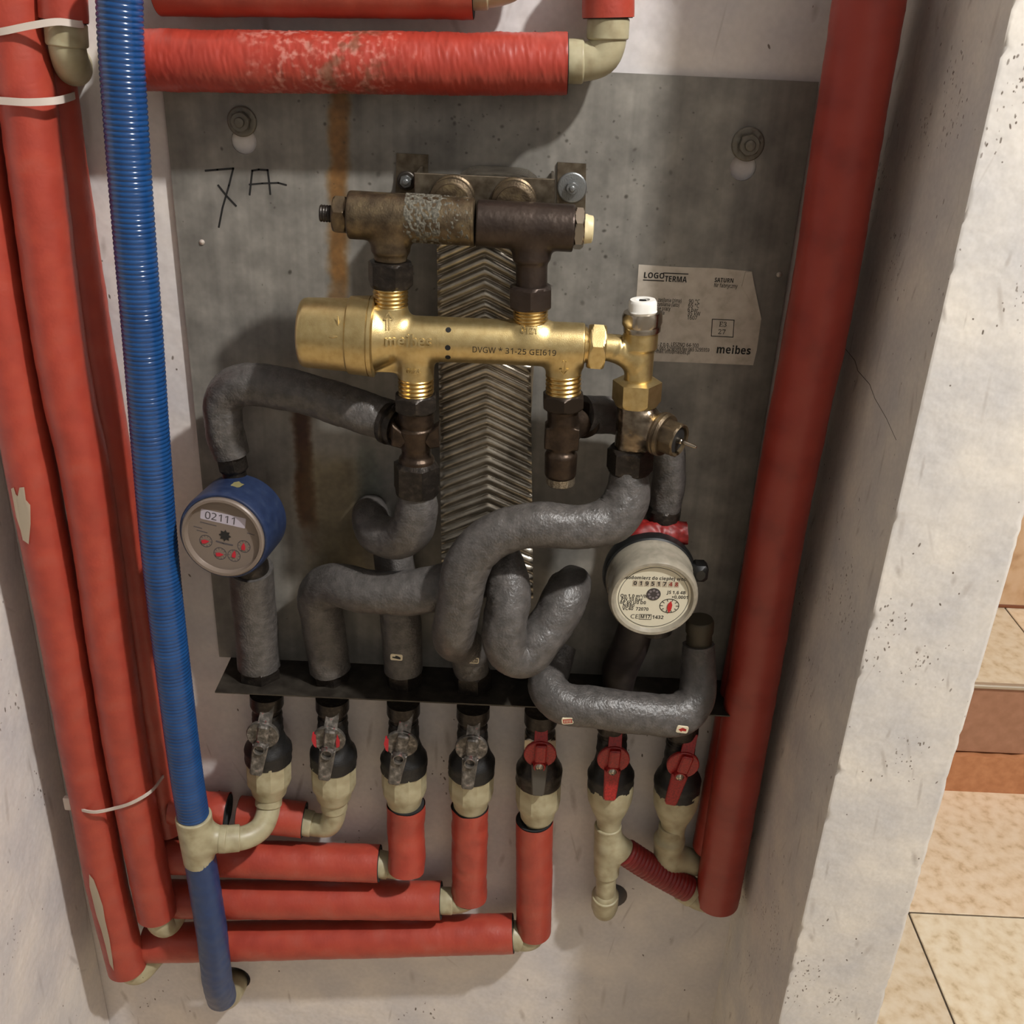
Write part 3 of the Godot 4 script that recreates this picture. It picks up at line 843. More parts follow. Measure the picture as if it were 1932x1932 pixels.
	for ix in 6:
		var x0 := 0.325 + ix * 0.33
		mb = MB.new(); box(mb, Vector3(maxf(x0 + 0.0015, 0.376), 0.2275, -0.8815), Vector3(x0 + 0.3285, 0.2315, -0.617), 0.0012)
		part(mb, "tile", tiles[ix % 3], ld)
	mb = MB.new(); box(mb, Vector3(0.376, 0.2255, -0.6165), Vector3(2.5, 0.2335, -0.604), 0.002)
	part(mb, "nosing", stuff(Color(0.72, 0.67, 0.60), 0.3, 0.6), ld, "pale metal nosing strip")
	mb = MB.new(); box(mb, Vector3(0.376, 0.085, -0.636), Vector3(2.5, 0.2255, -0.610), 0.001)
	part(mb, "riser_board", stuff(Color.WHITE, 0.5, 0, noisy(0.02, 4, 44, [[0.0, Color(0.58, 0.41, 0.31)], [1.0, Color(0.66, 0.48, 0.38)]]), 3.0), ld, "brown riser board")
	# mortar line and the terracotta strip at the bottom, its top edge rough
	mb = MB.new()
	var ragged := PackedVector2Array()
	var rn := noise(18.0, 3, 3)
	ragged.append(Vector2(0.376, 0.0)); ragged.append(Vector2(2.5, 0.0))
	for i in 90: ragged.append(Vector2(lerpf(2.5, 0.376, i / 89.0), 0.082 + rn.get_noise_1d(lerpf(2.5, 0.376, i / 89.0)) * 0.010))
	prism(mb, ragged, -0.62, -0.602)
	part(mb, "skirting_strip", stuff(Color.WHITE, 0.55, 0, noisy(0.02, 4, 46, [[0.0, Color(0.66, 0.43, 0.28)], [1.0, Color(0.76, 0.53, 0.37)]]), 4.0), ld, "terracotta coloured strip with a rough upper edge")
	mb = MB.new(); box(mb, Vector3(0.375, 0.2285, -2.0), Vector3(2.5, 0.75, -0.885), 0.0)
	var up2 := struct(mb, "floor_upper_step", grout)
	for ix in 6:
		var x0 := 0.40 + ix * 0.36
		mb = MB.new(); box(mb, Vector3(x0, 0.238, -0.886), Vector3(minf(x0 + 0.357, 2.5), 0.75, -0.880), 0.001)
		part(mb, "riser_tile", stuff(Color(0.92, 0.82, 0.74), 0.4, 0, tile_tex, 1.1), up2)
	mb = MB.new(); box(mb, Vector3(0.376, 0.2315, -0.885), Vector3(2.5, 0.2385, -0.8785), 0.001)
	part(mb, "joint_strip", stuff(Color(0.47, 0.27, 0.16), 0.6), up2, "thin brown strip at the foot of the riser")

	# the ceiling lamp that lights the place
	var cl := thing("ceiling_lamp", "bare round bulb in a ceiling holder outside the cabinet", "lamp", Vector3(LAMP.x, 2.75, LAMP.z))
	mb = MB.new(); lathe(mb, Vector3(LAMP.x, 2.75, LAMP.z), LAMP + Vector3(0, 0.05, 0), [[0.0, 0.05], [0.12, 0.048], [0.2, 0.02], [0.6, 0.02], [0.65, 0.024], [1.0, 0.022]])
	part(mb, "holder", white_plastic, cl)
	mb = MB.new(); lathe(mb, LAMP + Vector3(0, 0.055, 0), LAMP + Vector3(0, -0.045, 0), [[0.0, 0.013], [0.1, 0.016], [0.25, 0.03], [0.4, 0.041], [0.55, 0.045], [0.7, 0.041], [0.85, 0.03], [0.95, 0.016], [1.0, 0.002]])
	var glow := stuff(Color(1, 0.95, 0.86), 0.4); glow.emission_enabled = true; glow.emission = Color(1.0, 0.992, 0.98); glow.emission_energy_multiplier = 12.0
	part(mb, "bulb", glow, cl, "", 60.0)

	# ---------- back sheet and shelf
	var X0 := -0.2937; var X1 := 0.2249; var Y0 := 0.642; var Y1 := 1.2107
	mb = MB.new()
	holed(mb, X0, Y0, X1, Y1, [[-0.2316, 1.1468, 0.0103], [0.1747, 1.1444, 0.0106]], 0.003, 0.005)
	var sheet_mat := planar(stuff(Color.WHITE, 0.5, 0.12), X0, Y0, X1, Y1)
	sheet_mat.albedo_texture = sheet_texture(X0, Y0, X1, Y1)
	var sheet := thing("back_sheet", "grey zinc back sheet with rust runs, screwed to the niche wall behind all fittings", "metal sheet", Vector3(0, 0.642, 0.0))
	part(mb, "sheet", sheet_mat, sheet)
	mb = MB.new()
	var SZ := 0.064
	holed(mb, X0 + 0.012, 0.003, X1 + 0.02, SZ, [[-0.2465, 0.033, 0.006], [-0.1723, 0.033, 0.006]], 0.6405, 0.642)
	for i in mb.v.size(): mb.v[i] = Vector3(mb.v[i].x, mb.v[i].z, mb.v[i].y)
	for f in mb.v.size() / 3:
		var s := mb.v[f * 3]; mb.v[f * 3] = mb.v[f * 3 + 1]; mb.v[f * 3 + 1] = s
	part(mb, "shelf", stuff(Color.WHITE, 0.42, 0.4, noisy(0.02, 4, 50, [[0.0, Color(0.15, 0.13, 0.11)], [1.0, Color(0.28, 0.26, 0.23)]]), 5.0), sheet, "dark bent shelf at the foot of the sheet")
	# marker writing
	mb = MB.new()
	stroke(mb, [Vector2(-0.2648, 1.1223), Vector2(-0.2551, 1.1235), Vector2(-0.2419, 1.1250)], 0.0016, 0.0001, Transform3D(Basis(), Vector3(0, 0, 0.00505)))
	stroke(mb, [Vector2(-0.2419, 1.1250), Vector2(-0.2465, 1.1113), Vector2(-0.2533, 1.0931), Vector2(-0.2577, 1.0773)], 0.0016, 0.0001, Transform3D(Basis(), Vector3(0, 0, 0.00505)))
	stroke(mb, [Vector2(-0.2553, 1.1109), Vector2(-0.2490, 1.1027), Vector2(-0.2420, 1.0953)], 0.0017, 0.0001, Transform3D(Basis(), Vector3(0, 0, 0.0051)))
	stroke(mb, [Vector2(-0.2298, 1.1049), Vector2(-0.2263, 1.1240), Vector2(-0.2210, 1.1251), Vector2(-0.2136, 1.1250), Vector2(-0.2129, 1.1149), Vector2(-0.2126, 1.1061)], 0.0016, 0.0001, Transform3D(Basis(), Vector3(0, 0, 0.00505)))
	stroke(mb, [Vector2(-0.2293, 1.1129), Vector2(-0.2187, 1.1143), Vector2(-0.2054, 1.1153), Vector2(-0.1990, 1.1139)], 0.0014, 0.0001, Transform3D(Basis(), Vector3(0, 0, 0.0051)))
	part(mb, "marker_writing", ink, sheet, "7A written in black marker")
	bolt("hex bolt and washer above the upper left keyhole of the sheet", Vector3(-0.2318, 1.1618, 0.0050), 0.0118, 0.0072, zinc_dull(), zinc_dull())
	bolt("hex bolt with a domed washer above the right keyhole of the sheet", Vector3(0.1760, 1.1624, 0.0050), 0.0132, 0.0078, zinc_dull(), zinc_dull())
	for q in [[Vector3(-0.2732, 1.0638, 0.0050), "small pale rivet in the sheet left of the manifold, below the writing"], [Vector3(0.2173, 1.0592, 0.0050), "small pale rivet in the sheet right of the paper label"]]:
		mb = MB.new(); lathe(mb, q[0], q[0] + Vector3(0, 0, 0.0016), [[0.0, 0.0024], [0.5, 0.0021], [1.0, 0.0008]], 0.0, 6, 16)
		solo(mb, "rivet", stuff(Color(0.7, 0.66, 0.62), 0.4, 0.3), q[1], "rivet")

	paper_label()
	heat_exchanger()
	manifold()
	mixing_valve()
	foam_runs()
	meters()
	red_runs(blue)
	lower_row()

func zinc_dull() -> StandardMaterial3D:
	return stuff(Color(0.42, 0.40, 0.36), 0.45, 0.6, null, 10.0, relief(0.11, 3, 6, 3.0, 128), 0.2)

func paper_label() -> void:
	var paper := stuff(Color.WHITE, 0.75, 0, noisy(0.02, 4, 52, [[0.0, Color(0.66, 0.62, 0.56)], [0.5, Color(0.74, 0.70, 0.645)], [1.0, Color(0.78, 0.745, 0.69)]]), 6.0)
	var mb := MB.new()
	var z := 0.0052
	prism(mb, PackedVector2Array([Vector2(0.0976, 1.0622), Vector2(0.1314, 1.0616), Vector2(0.1628, 1.0621), Vector2(0.1936, 1.0609), Vector2(0.1969, 1.0506), Vector2(0.2078, 1.0202), Vector2(0.2081, 0.9927), Vector2(0.2069, 0.9786), Vector2(0.1502, 0.9783), Vector2(0.1000, 0.9778)]), 0.005, z)
	var t := thing("paper_label", "creased printed paper rating label on the sheet, right of the brass valve", "label", mb.low())
	part(mb, "paper", paper, t)
	mb = MB.new()
	prism(mb, PackedVector2Array([Vector2(0.1869, 1.0479), Vector2(0.1883, 1.0602), Vector2(0.1936, 1.0609), Vector2(0.1969, 1.0506), Vector2(0.2078, 1.0202)]), z, z + 0.0016)
	part(mb, "lifted_corner", paper, t)
	# print: the label hangs slightly turned
	var a := Vector3(0.1030, 1.0521, 0.0052); var b := Vector3(0.1935, 1.0523, 0.0052)
	var x := (b - a).normalized()
	var bs := Basis(x, Vector3(0, 0, 1).cross(x), Vector3(0, 0, 1))
	mb = MB.new()
	var e := 0.0002
	var at := func(p: Vector3) -> Transform3D: return Transform3D(bs, Vector3(p.x, p.y, z + 0.0002))
	letters(mb, "LOGO", 0.0048, at.call(Vector3(0.1025, 1.0535, 0.0052)), 0, e, 0.0, true, "Droid Sans", 0.98)
	letters(mb, "TERMA", 0.0048, at.call(Vector3(0.1208, 1.0512, 0.0052)), 0, e, 0.0, true, "Droid Sans", 0.86)
	var ln := func(p: Vector3, q: Vector3, w: float) -> void: stroke(mb, [Vector2(p.x, p.y), Vector2(q.x, q.y)], w, 0.0002, Transform3D(Basis(), Vector3(0, 0, z + 0.0001)))
	ln.call(Vector3(0.1029, 1.0494, 0.0052), Vector3(0.1201, 1.0493, 0.0052), 0.0008); ln.call(Vector3(0.1194, 1.0561, 0.0052), Vector3(0.1401, 1.0561, 0.0052), 0.0008)
	letters(mb, "SATURN", 0.0036, at.call(Vector3(0.1632, 1.0522, 0.0052)), 0, e, 0.0, true, "Droid Sans", 0.86)
	letters(mb, "Nr fabryczny", 0.0033, at.call(Vector3(0.1633, 1.0477, 0.0052)), 0, e, 0.0, false, "Droid Sans", 0.74)
	var rows := [["Max. temp. zasilania (zima)", Vector3(0.1013, 1.0329, 0.0052), "90 °C", Vector3(0.1433, 1.0330, 0.0052)], ["Min. temp. zasilania (lato)", Vector3(0.1016, 1.0292, 0.0052), "65 °C", Vector3(0.1433, 1.0293, 0.0052)], ["Max. ciśnienie pracy", Vector3(0.1015, 1.0255, 0.0052), "6 bar", Vector3(0.1432, 1.0256, 0.0052)], ["Moc wymiennika", Vector3(0.1014, 1.0217, 0.0052), "35 kW", Vector3(0.1436, 1.0223, 0.0052)], ["Rok budowy", Vector3(0.1013, 1.0180, 0.0052), "1607", Vector3(0.1436, 1.0186, 0.0052)]]
	for r in rows:
		letters(mb, r[0], 0.0029, at.call(r[1]), 0, e, 0.0, false, "Droid Sans", 0.62)
		letters(mb, r[2], 0.0031, at.call(r[3]), 0, e, 0.0, false, "Droid Sans", 0.85)
	letters(mb, "Sp. z o.o. LESZNO 64-100", 0.0028, at.call(Vector3(0.1171, 0.9941, 0.0052)), 0, e, 0.0, false, "Droid Sans", 0.74)
	letters(mb, "tel. 065 5298989 fax 065 5295959", 0.0028, at.call(Vector3(0.1175, 0.9903, 0.0052)), 0, e, 0.0, false, "Droid Sans", 0.68)
	letters(mb, "e-mail: info@meibes.pl", 0.0028, at.call(Vector3(0.1174, 0.9874, 0.0052)), 0, e, 0.0, false, "Droid Sans", 0.66)
	var box4 := [Vector3(0.1657, 1.0182, 0.0052), Vector3(0.1846, 1.0182, 0.0052), Vector3(0.1857, 1.0031, 0.0052), Vector3(0.1667, 1.0032, 0.0052)]
	for i in 4: ln.call(box4[i], box4[(i + 1) % 4], 0.0006)
	letters(mb, "E3", 0.0042, at.call(Vector3(0.1755, 1.0140, 0.0052)), 1, e, 0.0, false, "Droid Serif")
	letters(mb, "27", 0.0042, at.call(Vector3(0.1754, 1.0074, 0.0052)), 1, e, 0.0, false, "Droid Serif")
	letters(mb, "meibes", 0.0072, at.call(Vector3(0.1724, 0.9915, 0.0052)), 0, e, 0.0, true, "Droid Sans", 0.88)
	part(mb, "printed_text", ink, t, "black printed lettering")

func heat_exchanger() -> void:
	# corners of the front plate, then its herringbone drawn in plate coordinates
	var tl := Vector3(-0.0710, 1.1137, 0.0500); var tr := Vector3(0.0021, 1.1138, 0.0500); var bl := Vector3(-0.0621, 0.7565, 0.0500); var br := Vector3(0.0237, 0.7565, 0.0500)
	tr.y = tl.y; br.y = bl.y
	var t := thing("heat_exchanger", "tall brazed plate heat exchanger with a stamped herringbone front", "heat exchanger", Vector3(tl.x * 0.5 + tr.x * 0.5, bl.y, 0.03))
	var w := tl.distance_to(tr); var h := tl.distance_to(bl)
	var mb := MB.new()
	var rows := []
	var cols := 56; var steps := 520
	for i in steps + 1:
		var v := float(i) / steps
		var line := PackedVector3Array()
		for j in cols + 1:
			var u := float(j) / cols
			var d := absf(u - 0.515) * w
			d = sqrt(d * d + 0.0000016)
			var ph := ((1.0 - v) * h - d * 0.50 + 0.2) / 0.0092
			var s := fposmod(ph, 1.0)
			var hgt := sqrt(absf(sin(PI * s)))
			var edge := smoothstep(0.0, 0.035, minf(u, 1.0 - u))
			line.append(tl.lerp(tr, u).lerp(bl.lerp(br, u), 1.0 - v) + Vector3(0, 0, (hgt * 0.0038 - 0.0018) * (0.45 + 0.55 * edge)))
		rows.append(line)
	mb.grid(rows, false, true)
	part(mb, "herringbone_plate", steel, t)
	mb = MB.new()   # the pack of plates behind
	for i in 11:
		var c := (tl + br) / 2
		prism(mb, round_rect(Vector2(c.x, c.y + 0.012), w - 0.0004 - 0.001 * (i % 2), h + 0.022, 0.02), 0.008 + i * 0.0037, 0.008 + i * 0.0037 + 0.0030)
	part(mb, "plate_pack", steel, t)
	# mounting bracket: folded hat with two ears
	var bm := stuff(Color.WHITE, 0.4, 0.9, noisy(0.02, 4, 60, [[0.0, Color(0.30, 0.26, 0.21)], [0.6, Color(0.46, 0.42, 0.36)], [1.0, Color(0.54, 0.50, 0.44)]]), 7.0)
	mb = MB.new()
	prism(mb, PackedVector2Array([Vector2(-0.0876, 1.1356), Vector2(0.0211, 1.1358), Vector2(0.0226, 1.1031), Vector2(-0.0868, 1.1022)]), 0.0555, 0.058, Transform3D.IDENTITY, 0.0006)
	var l := Vector3(-0.0876, 1.1341, 0.0580); var r := Vector3(0.0211, 1.1350, 0.0580)
	box(mb, Vector3(l.x, l.y - 0.04, 0.006), Vector3(l.x + 0.002, l.y, 0.0565), 0.0004)
	box(mb, Vector3(r.x - 0.002, r.y - 0.04, 0.006), Vector3(r.x, r.y, 0.0565), 0.0004)
	prism(mb, PackedVector2Array([Vector2(-0.1073, 1.1432), Vector2(-0.0814, 1.1431), Vector2(-0.0821, 1.1042), Vector2(-0.1085, 1.1043)]), 0.0052, 0.0072)
	prism(mb, PackedVector2Array([Vector2(0.0238, 1.1420), Vector2(0.0470, 1.1418), Vector2(0.0496, 1.0951), Vector2(0.0258, 1.0949)]), 0.0052, 0.0072)
	part(mb, "bracket", bm, t)
	for q in [Vector3(-0.0571, 1.1188, 0.0580), Vector3(-0.0097, 1.1190, 0.0580)]:
		mb = MB.new()
		lathe(mb, q, q + Vector3(0, 0, 0.026), [[0.0, 0.0172], [0.12, 0.017], [0.16, 0.0156], [0.5, 0.0154], [0.55, 0.0168], [0.8, 0.0168], [0.86, 0.0135], [1.0, 0.0132]])
		part(mb, "nozzle", bronze, t)
	bolt("small bolt on the left ear of the heat exchanger bracket", Vector3(-0.0992, 1.1220, 0.0072), 0.0078, 0.0046, zinc, stuff(Color(0.22, 0.20, 0.18), 0.4, 0.6))
	bolt("bolt with a wide zinc washer on the right ear of the heat exchanger bracket", Vector3(0.0367, 1.1227, 0.0072), 0.0122, 0.0046, zinc, zinc)

func manifold() -> void:
	var Z := 0.088
	var a0 := Vector3(-0.1342, 1.1072, 0.0880); var a1 := Vector3(-0.0383, 1.1061, 0.0880)
	var b0 := Vector3(-0.0370, 1.1054, 0.0880); var b1 := Vector3(0.0369, 1.1048, 0.0880)
	# left half, worn bronze with lime scale
	var dir := (a1 - a0).normalized()
	var down := Vector3(dir.y, -dir.x, 0)
	var mb := MB.new()
	var t1 := Vector3(-0.1021, 1.1063, 0.0880); var t1e := Vector3(-0.1024, 1.0740, 0.0880)
	cast(mb, [["rod", a0, a1, 0.0178, 0.0178, 0.002], ["rod", t1, Vector3(-0.1024, 1.0813, 0.0880), 0.0152, 0.0142, 0.001], ["rod", t1, t1e, 0.0126, 0.0126, 0.001]], 0.006, 0.0011)
	var t := thing("pipe_tee", "dark bronze tee with chalky limescale, joined left of the smooth brown tee", "pipe fitting", mb.low())
	part(mb, "tee_body", bronze, t)
	mb = MB.new()   # limescale crust: a rough sleeve
	var n := noise(260.0, 3, 71)
	var crust := func(l: float, f: float) -> float:
		var g := n.get_noise_3d(cos(f) * 0.018, sin(f) * 0.018, l)
		return -0.0005 + clampf(g + (0.34 if l < 0.027 else -0.02), 0.0, 0.42) * 0.0022
	tube(mb, [Vector3(-0.0905, 1.1069, 0.0880), Vector3(-0.0768, 1.1067, 0.0880), Vector3(-0.0632, 1.1065, 0.0880), Vector3(-0.0407, 1.1060, 0.0880)], 0.0178, 60, 0.0007, crust, 0)
	part(mb, "limescale", stuff(Color.WHITE, 0.85, 0, noisy(0.06, 4, 72, [[0.0, Color(0.20, 0.185, 0.155)], [0.45, Color(0.27, 0.255, 0.215)], [0.6, Color(0.36, 0.345, 0.30)], [1.0, Color(0.50, 0.485, 0.44)]]), 12.0), t, "grey crust of limescale")
	mb = MB.new(); lathe(mb, Vector3(-0.0411, 1.1060, 0.0880), a1, [[0.0, 0.0176], [0.1, 0.0181], [0.85, 0.0181], [1.0, 0.0172]])
	part(mb, "end_ring", bronze, t)
	mb = MB.new(); hexnut(mb, Vector3(-0.1454, 1.1071, 0.0880), Vector3(-0.1342, 1.1068, 0.0880), 0.0128, 0.25)
	part(mb, "end_plug", bronze, t)
	mb = MB.new(); thread(mb, Vector3(-0.1555, 1.1074, 0.0880), Vector3(-0.1450, 1.1071, 0.0880), 0.0064, 5)
	part(mb, "bleed_stud", iron, t)
	mb = MB.new(); lathe(mb, Vector3(-0.1024, 1.0740, 0.0880), Vector3(-0.1026, 1.0535, 0.0880), [[0.0, 0.0130], [0.02, 0.0158], [0.1, 0.0182], [0.82, 0.0182], [0.95, 0.0158], [1.0, 0.0150]], 0.0158, 6, 40, 0.2)
	part(mb, "union_nut", iron, t, "blackened hexagon nut")
	# right half
	mb = MB.new()
	var u1 := Vector3(0.0048, 1.1049, 0.0880); var u1e := Vector3(0.0075, 1.0511, 0.0880)
	cast(mb, [["rod", b0, b1, 0.0175, 0.0175, 0.001], ["rod", u1, Vector3(0.0060, 1.0802, 0.0880), 0.0146, 0.0140, 0.001], ["rod", u1, u1e, 0.0122, 0.0122, 0.001]], 0.006, 0.0011)
	var bz := stuff(Color.WHITE, 0.4, 0.7, noisy(0.01, 3, 75, [[0.0, Color(0.20, 0.165, 0.145)], [1.0, Color(0.29, 0.245, 0.215)]]), 6.0, relief(0.11, 3, 6, 3.0, 256), 0.15)
	t = thing("pipe_tee", "smooth dark brown tee with a cream end cap on its right", "pipe fitting", mb.low())
	part(mb, "tee_body", bz, t)
	mb = MB.new(); hexnut(mb, Vector3(0.0365, 1.1048, 0.0880), Vector3(0.0445, 1.1048, 0.0880), 0.0138, 0.1)
	part(mb, "plug_ring", nickel, t, "nickel hexagon ring")
	mb = MB.new(); lathe(mb, Vector3(0.0441, 1.1048, 0.0880), Vector3(0.0514, 1.1047, 0.0880), [[0.0, 0.0112], [0.3, 0.0112], [0.45, 0.0105], [0.9, 0.0100], [1.0, 0.0085]], 0.0104, 4, 40, 0.4)
	part(mb, "vent_cap", stuff(Color(0.80, 0.74, 0.58), 0.45), t, "cream plastic vent cap")
	mb = MB.new(); lathe(mb, Vector3(0.0062, 1.0606, 0.0880), Vector3(0.0071, 1.0423, 0.0880), [[0.0, 0.0130], [0.02, 0.0150], [0.12, 0.0182], [0.86, 0.0182], [0.97, 0.0162], [1.0, 0.0150]], 0.0160, 6, 40, 0.52)
	part(mb, "union_nut", bz, t)

# press lettering onto a casting from the front: each corner keeps its own height above plane z and slides back to the skin
func press(mb: MB, z: float, prims: Array, k: float) -> void:
	for i in mb.v.size():
		var p := mb.v[i]
		var lift := p.z - z
		p.z = 0.135
		for s in 14: p.z -= field(p, prims, k) - lift
		mb.v[i] = p

func mixing_valve() -> void:
	var gold := brass
	var bright := stuff(Color(0.82, 0.70, 0.46), 0.26, 1.0)
	var m0 := Vector3(-0.1226, 1.0140, 0.0900); var m1 := Vector3(0.0510, 1.0146, 0.0900)
	var ax := (m1 - m0).normalized()
	var up := Vector3(-ax.y, ax.x, 0)
	var mid := func(x: float) -> Vector3: return m0 + ax * x
	var L := m0.distance_to(m1)
	var ul := Vector3(-0.1028, 1.0141, 0.0900); var ule := Vector3(-0.1025, 1.0406, 0.0900)
	var dl := Vector3(-0.0826, 1.0134, 0.0900); var dle := Vector3(-0.0825, 0.9807, 0.0900)
	var ur := Vector3(0.0085, 1.0143, 0.0900); var ure := Vector3(0.0076, 1.0323, 0.0900)
	var dr := Vector3(0.0346, 1.0138, 0.0900); var dre := Vector3(0.0362, 0.9896, 0.0900)
	var mb := MB.new()
	var prims := [["rod", m0, m1, 0.0178, 0.0178, 0.0012], ["rod", Vector3(-0.1184, 1.0142, 0.0900), Vector3(-0.1007, 1.0142, 0.0900), 0.0285, 0.019, 0.002],
		["rod", ul, ule, 0.0172, 0.0134, 0.001], ["rod", dl, dle, 0.0156, 0.0142, 0.001], ["rod", ur, ure, 0.0168, 0.0134, 0.001], ["rod", dr, dre, 0.0146, 0.0142, 0.001],
		["block", Transform3D(Basis(ax, up, Vector3(0, 0, 1)), Vector3(-0.1034, 0.9957, 0.0900)), Vector3(0.012, 0.010, 0.004), 0.001]]
	cast(mb, prims, 0.006, 0.0011)
	var t := thing("mixing_valve", "long golden brass mixing valve with raised and printed lettering", "valve", mb.low())
	var body := part(mb, "valve_body", gold, t)
	mb = MB.new(); lathe(mb, Vector3(-0.0648, 1.0138, 0.0900), Vector3(-0.0636, 1.0138, 0.0900), [[0.0, 0.0170], [0.1, 0.0181], [0.9, 0.0181], [1.0, 0.0170]])
	part(mb, "joint_ring", gold, body)
	# drilled ports, inked dots
	mb = MB.new()
	for q in [622, 652, 673]:
		var off: float = [0.0118, -0.0012, -0.0098][[622, 652, 673].find(q)]
		var n := (up * off + Vector3(0, 0, 1) * sqrt(0.0178 * 0.0178 - off * off)).normalized()
		var c := Vector3(-0.0560, 1.0142, 0.0900) + n * 0.0178
		lathe(mb, c - n * 0.002, c + n * 0.0002, [[0.0, 0.0022], [1.0, 0.0022]], 0.0, 6, 18)
	part(mb, "port_hole", stuff(Color(0.015, 0.012, 0.01), 0.8), t, "black drilled port holes")
	# cap
	mb = MB.new()
	var c0 := Vector3(-0.1744, 1.0146, 0.0900); var c1 := Vector3(-0.1142, 1.0140, 0.0900)
	lathe(mb, c0, c1, [[0.0, 0.0], [0.0, 0.018], [0.004, 0.0226], [0.02, 0.0256], [0.05, 0.0270], [0.1, 0.0276], [0.62, 0.0288], [0.64, 0.0291], [0.66, 0.0306], [0.70, 0.0309], [0.92, 0.0317], [0.925, 0.0309], [0.935, 0.0309], [0.94, 0.0322], [0.985, 0.0322], [1.0, 0.030], [1.0, 0.015]], 0.0, 6, 56)
	var cap := part(mb, "cap", gold, t)
	mb = MB.new()   # the mould mark: a small star-shaped ridge where cap meets flange
	var q0 := Vector3(-0.1401, 1.0201, 0.0900)
	for q in [[Vector2(0, 0.016), Vector2(0, -0.016)], [Vector2(-0.007, 0), Vector2(0.0, 0.001)]]:
		var a: Vector2 = q[0]; var b: Vector2 = q[1]
		lathe(mb, q0 + Vector3(a.x, a.y, 0.0275 - a.y * a.y * 14.0), q0 + Vector3(b.x, b.y, 0.0285 - b.y * b.y * 14.0), [[0.0, 0.0004], [0.5, 0.0013], [1.0, 0.0004]], 0.0, 6, 10)
	part(mb, "mould_ridge", gold, cap)
	for q in [[Vector3(-0.1025, 1.0393, 0.0900), Vector3(-0.1024, 1.0548, 0.0900), 0.0138], [Vector3(-0.0825, 0.9825, 0.0900), Vector3(-0.0825, 0.9653, 0.0900), 0.0146], [Vector3(0.0077, 1.0306, 0.0900), Vector3(0.0070, 1.0441, 0.0900), 0.0138], [Vector3(0.0361, 0.9914, 0.0900), Vector3(0.0372, 0.9730, 0.0900), 0.0145]]:
		mb = MB.new(); thread(mb, q[0], q[1], q[2], 5)
		part(mb, "thread", bright, t, "bright cut brass thread")
	# lettering
	var flat := Basis(ax, up, Vector3(0, 0, 1))
	mb = MB.new()
	var on := func(p: Vector3) -> Transform3D: return Transform3D(flat, Vector3(p.x, p.y, 0.12))
	letters(mb, "meibes", 0.0088, on.call(Vector3(-0.0866, 1.0169, 0.1070)), 1, 0.0034, 0.0, true, "Droid Sans", 0.86)
	press(mb, 0.12, prims, 0.006)
	part(mb, "raised_lettering", gold, body, "cast raised lettering")
	mb = MB.new()
	letters(mb, "DVGW * 31-25 GEI619", 0.0048, on.call(Vector3(-0.0042, 1.0126, 0.1065)), 1, 0.0004, 0.0, false, "Droid Sans", 1.0)
	press(mb, 0.12, prims, 0.006)
	part(mb, "printed_text", stuff(Color(0.13, 0.10, 0.06), 0.6), body, "dark engraved lettering")
	mb = MB.new()
	letters(mb, "0121", 0.0046, on.call(Vector3(0.0070, 1.0294, 0.1040)), 1, 0.002, 0.0, true)
	letters(mb, "0224", 0.0040, on.call(Vector3(-0.0836, 0.9911, 0.1040)), 1, 0.002, 0.0, true)
	for q in [[Vector3(-0.1023, 1.0320, 0.1050), 1.0], [Vector3(0.0356, 0.9995, 0.1040), -1.0]]:
		var p: Vector3 = q[0]; var s: float = q[1]
		var xf: Transform3D = on.call(p)
		stroke(mb, [Vector2(-0.0012, -0.006 * s), Vector2(-0.0012, 0.001 * s), Vector2(-0.0034, 0.001 * s), Vector2(0, 0.0058 * s), Vector2(0.0034, 0.001 * s), Vector2(0.0012, 0.001 * s), Vector2(0.0012, -0.006 * s)], 0.0010, 0.0011, xf)
	press(mb, 0.12, prims, 0.006)
	part(mb, "raised_marks", gold, body, "cast arrows and numbers")
	# right hand union and safety branch
	mb = MB.new(); lathe(mb, Vector3(0.0502, 1.0145, 0.0900), Vector3(0.0553, 1.0143, 0.0900), [[0.0, 0.0150], [0.4, 0.0150], [0.45, 0.0135], [1.0, 0.0135]])
	part(mb, "neck_ring", bright, t)
	mb = MB.new(); hexnut(mb, Vector3(0.0540, 1.0143, 0.0900), Vector3(0.0675, 1.0140, 0.0900), 0.0172, 0.25)
	part(mb, "union_nut", gold, t)
	mb = MB.new()
	var v0 := Vector3(0.0948, 1.0364, 0.0900); var v1 := Vector3(0.0966, 0.9832, 0.0900)
	cast(mb, [["rod", Vector3(0.0662, 1.0140, 0.0900), Vector3(0.0798, 1.0138, 0.0900), 0.0108, 0.0108, 0.001], ["rod", Vector3(0.0777, 1.0137, 0.0900), Vector3(0.0952, 1.0027, 0.0900), 0.0108, 0.0108, 0.001], ["rod", v0, Vector3(0.0957, 1.0150, 0.0900), 0.0132, 0.0132, 0.001], ["rod", v0, v1, 0.0114, 0.0114, 0.001]], 0.004, 0.0011)
	var sb := thing("pipe_tee", "golden brass branch with a white cap on top, beside the paper label", "pipe fitting", mb.low())
	part(mb, "tee_body", gold, sb)
	mb = MB.new(); lathe(mb, Vector3(0.0957, 1.0279, 0.0900), Vector3(0.0944, 1.0448, 0.0900), [[0.0, 0.0125], [0.05, 0.0146], [0.22, 0.0148], [0.3, 0.0143], [0.3, 0.0148], [0.42, 0.0160], [0.8, 0.0160], [0.95, 0.0146], [1.0, 0.012]], 0.0146, 6, 40, 0.1)
	part(mb, "hex_bush", nickel, sb, "nickel hexagon bush")
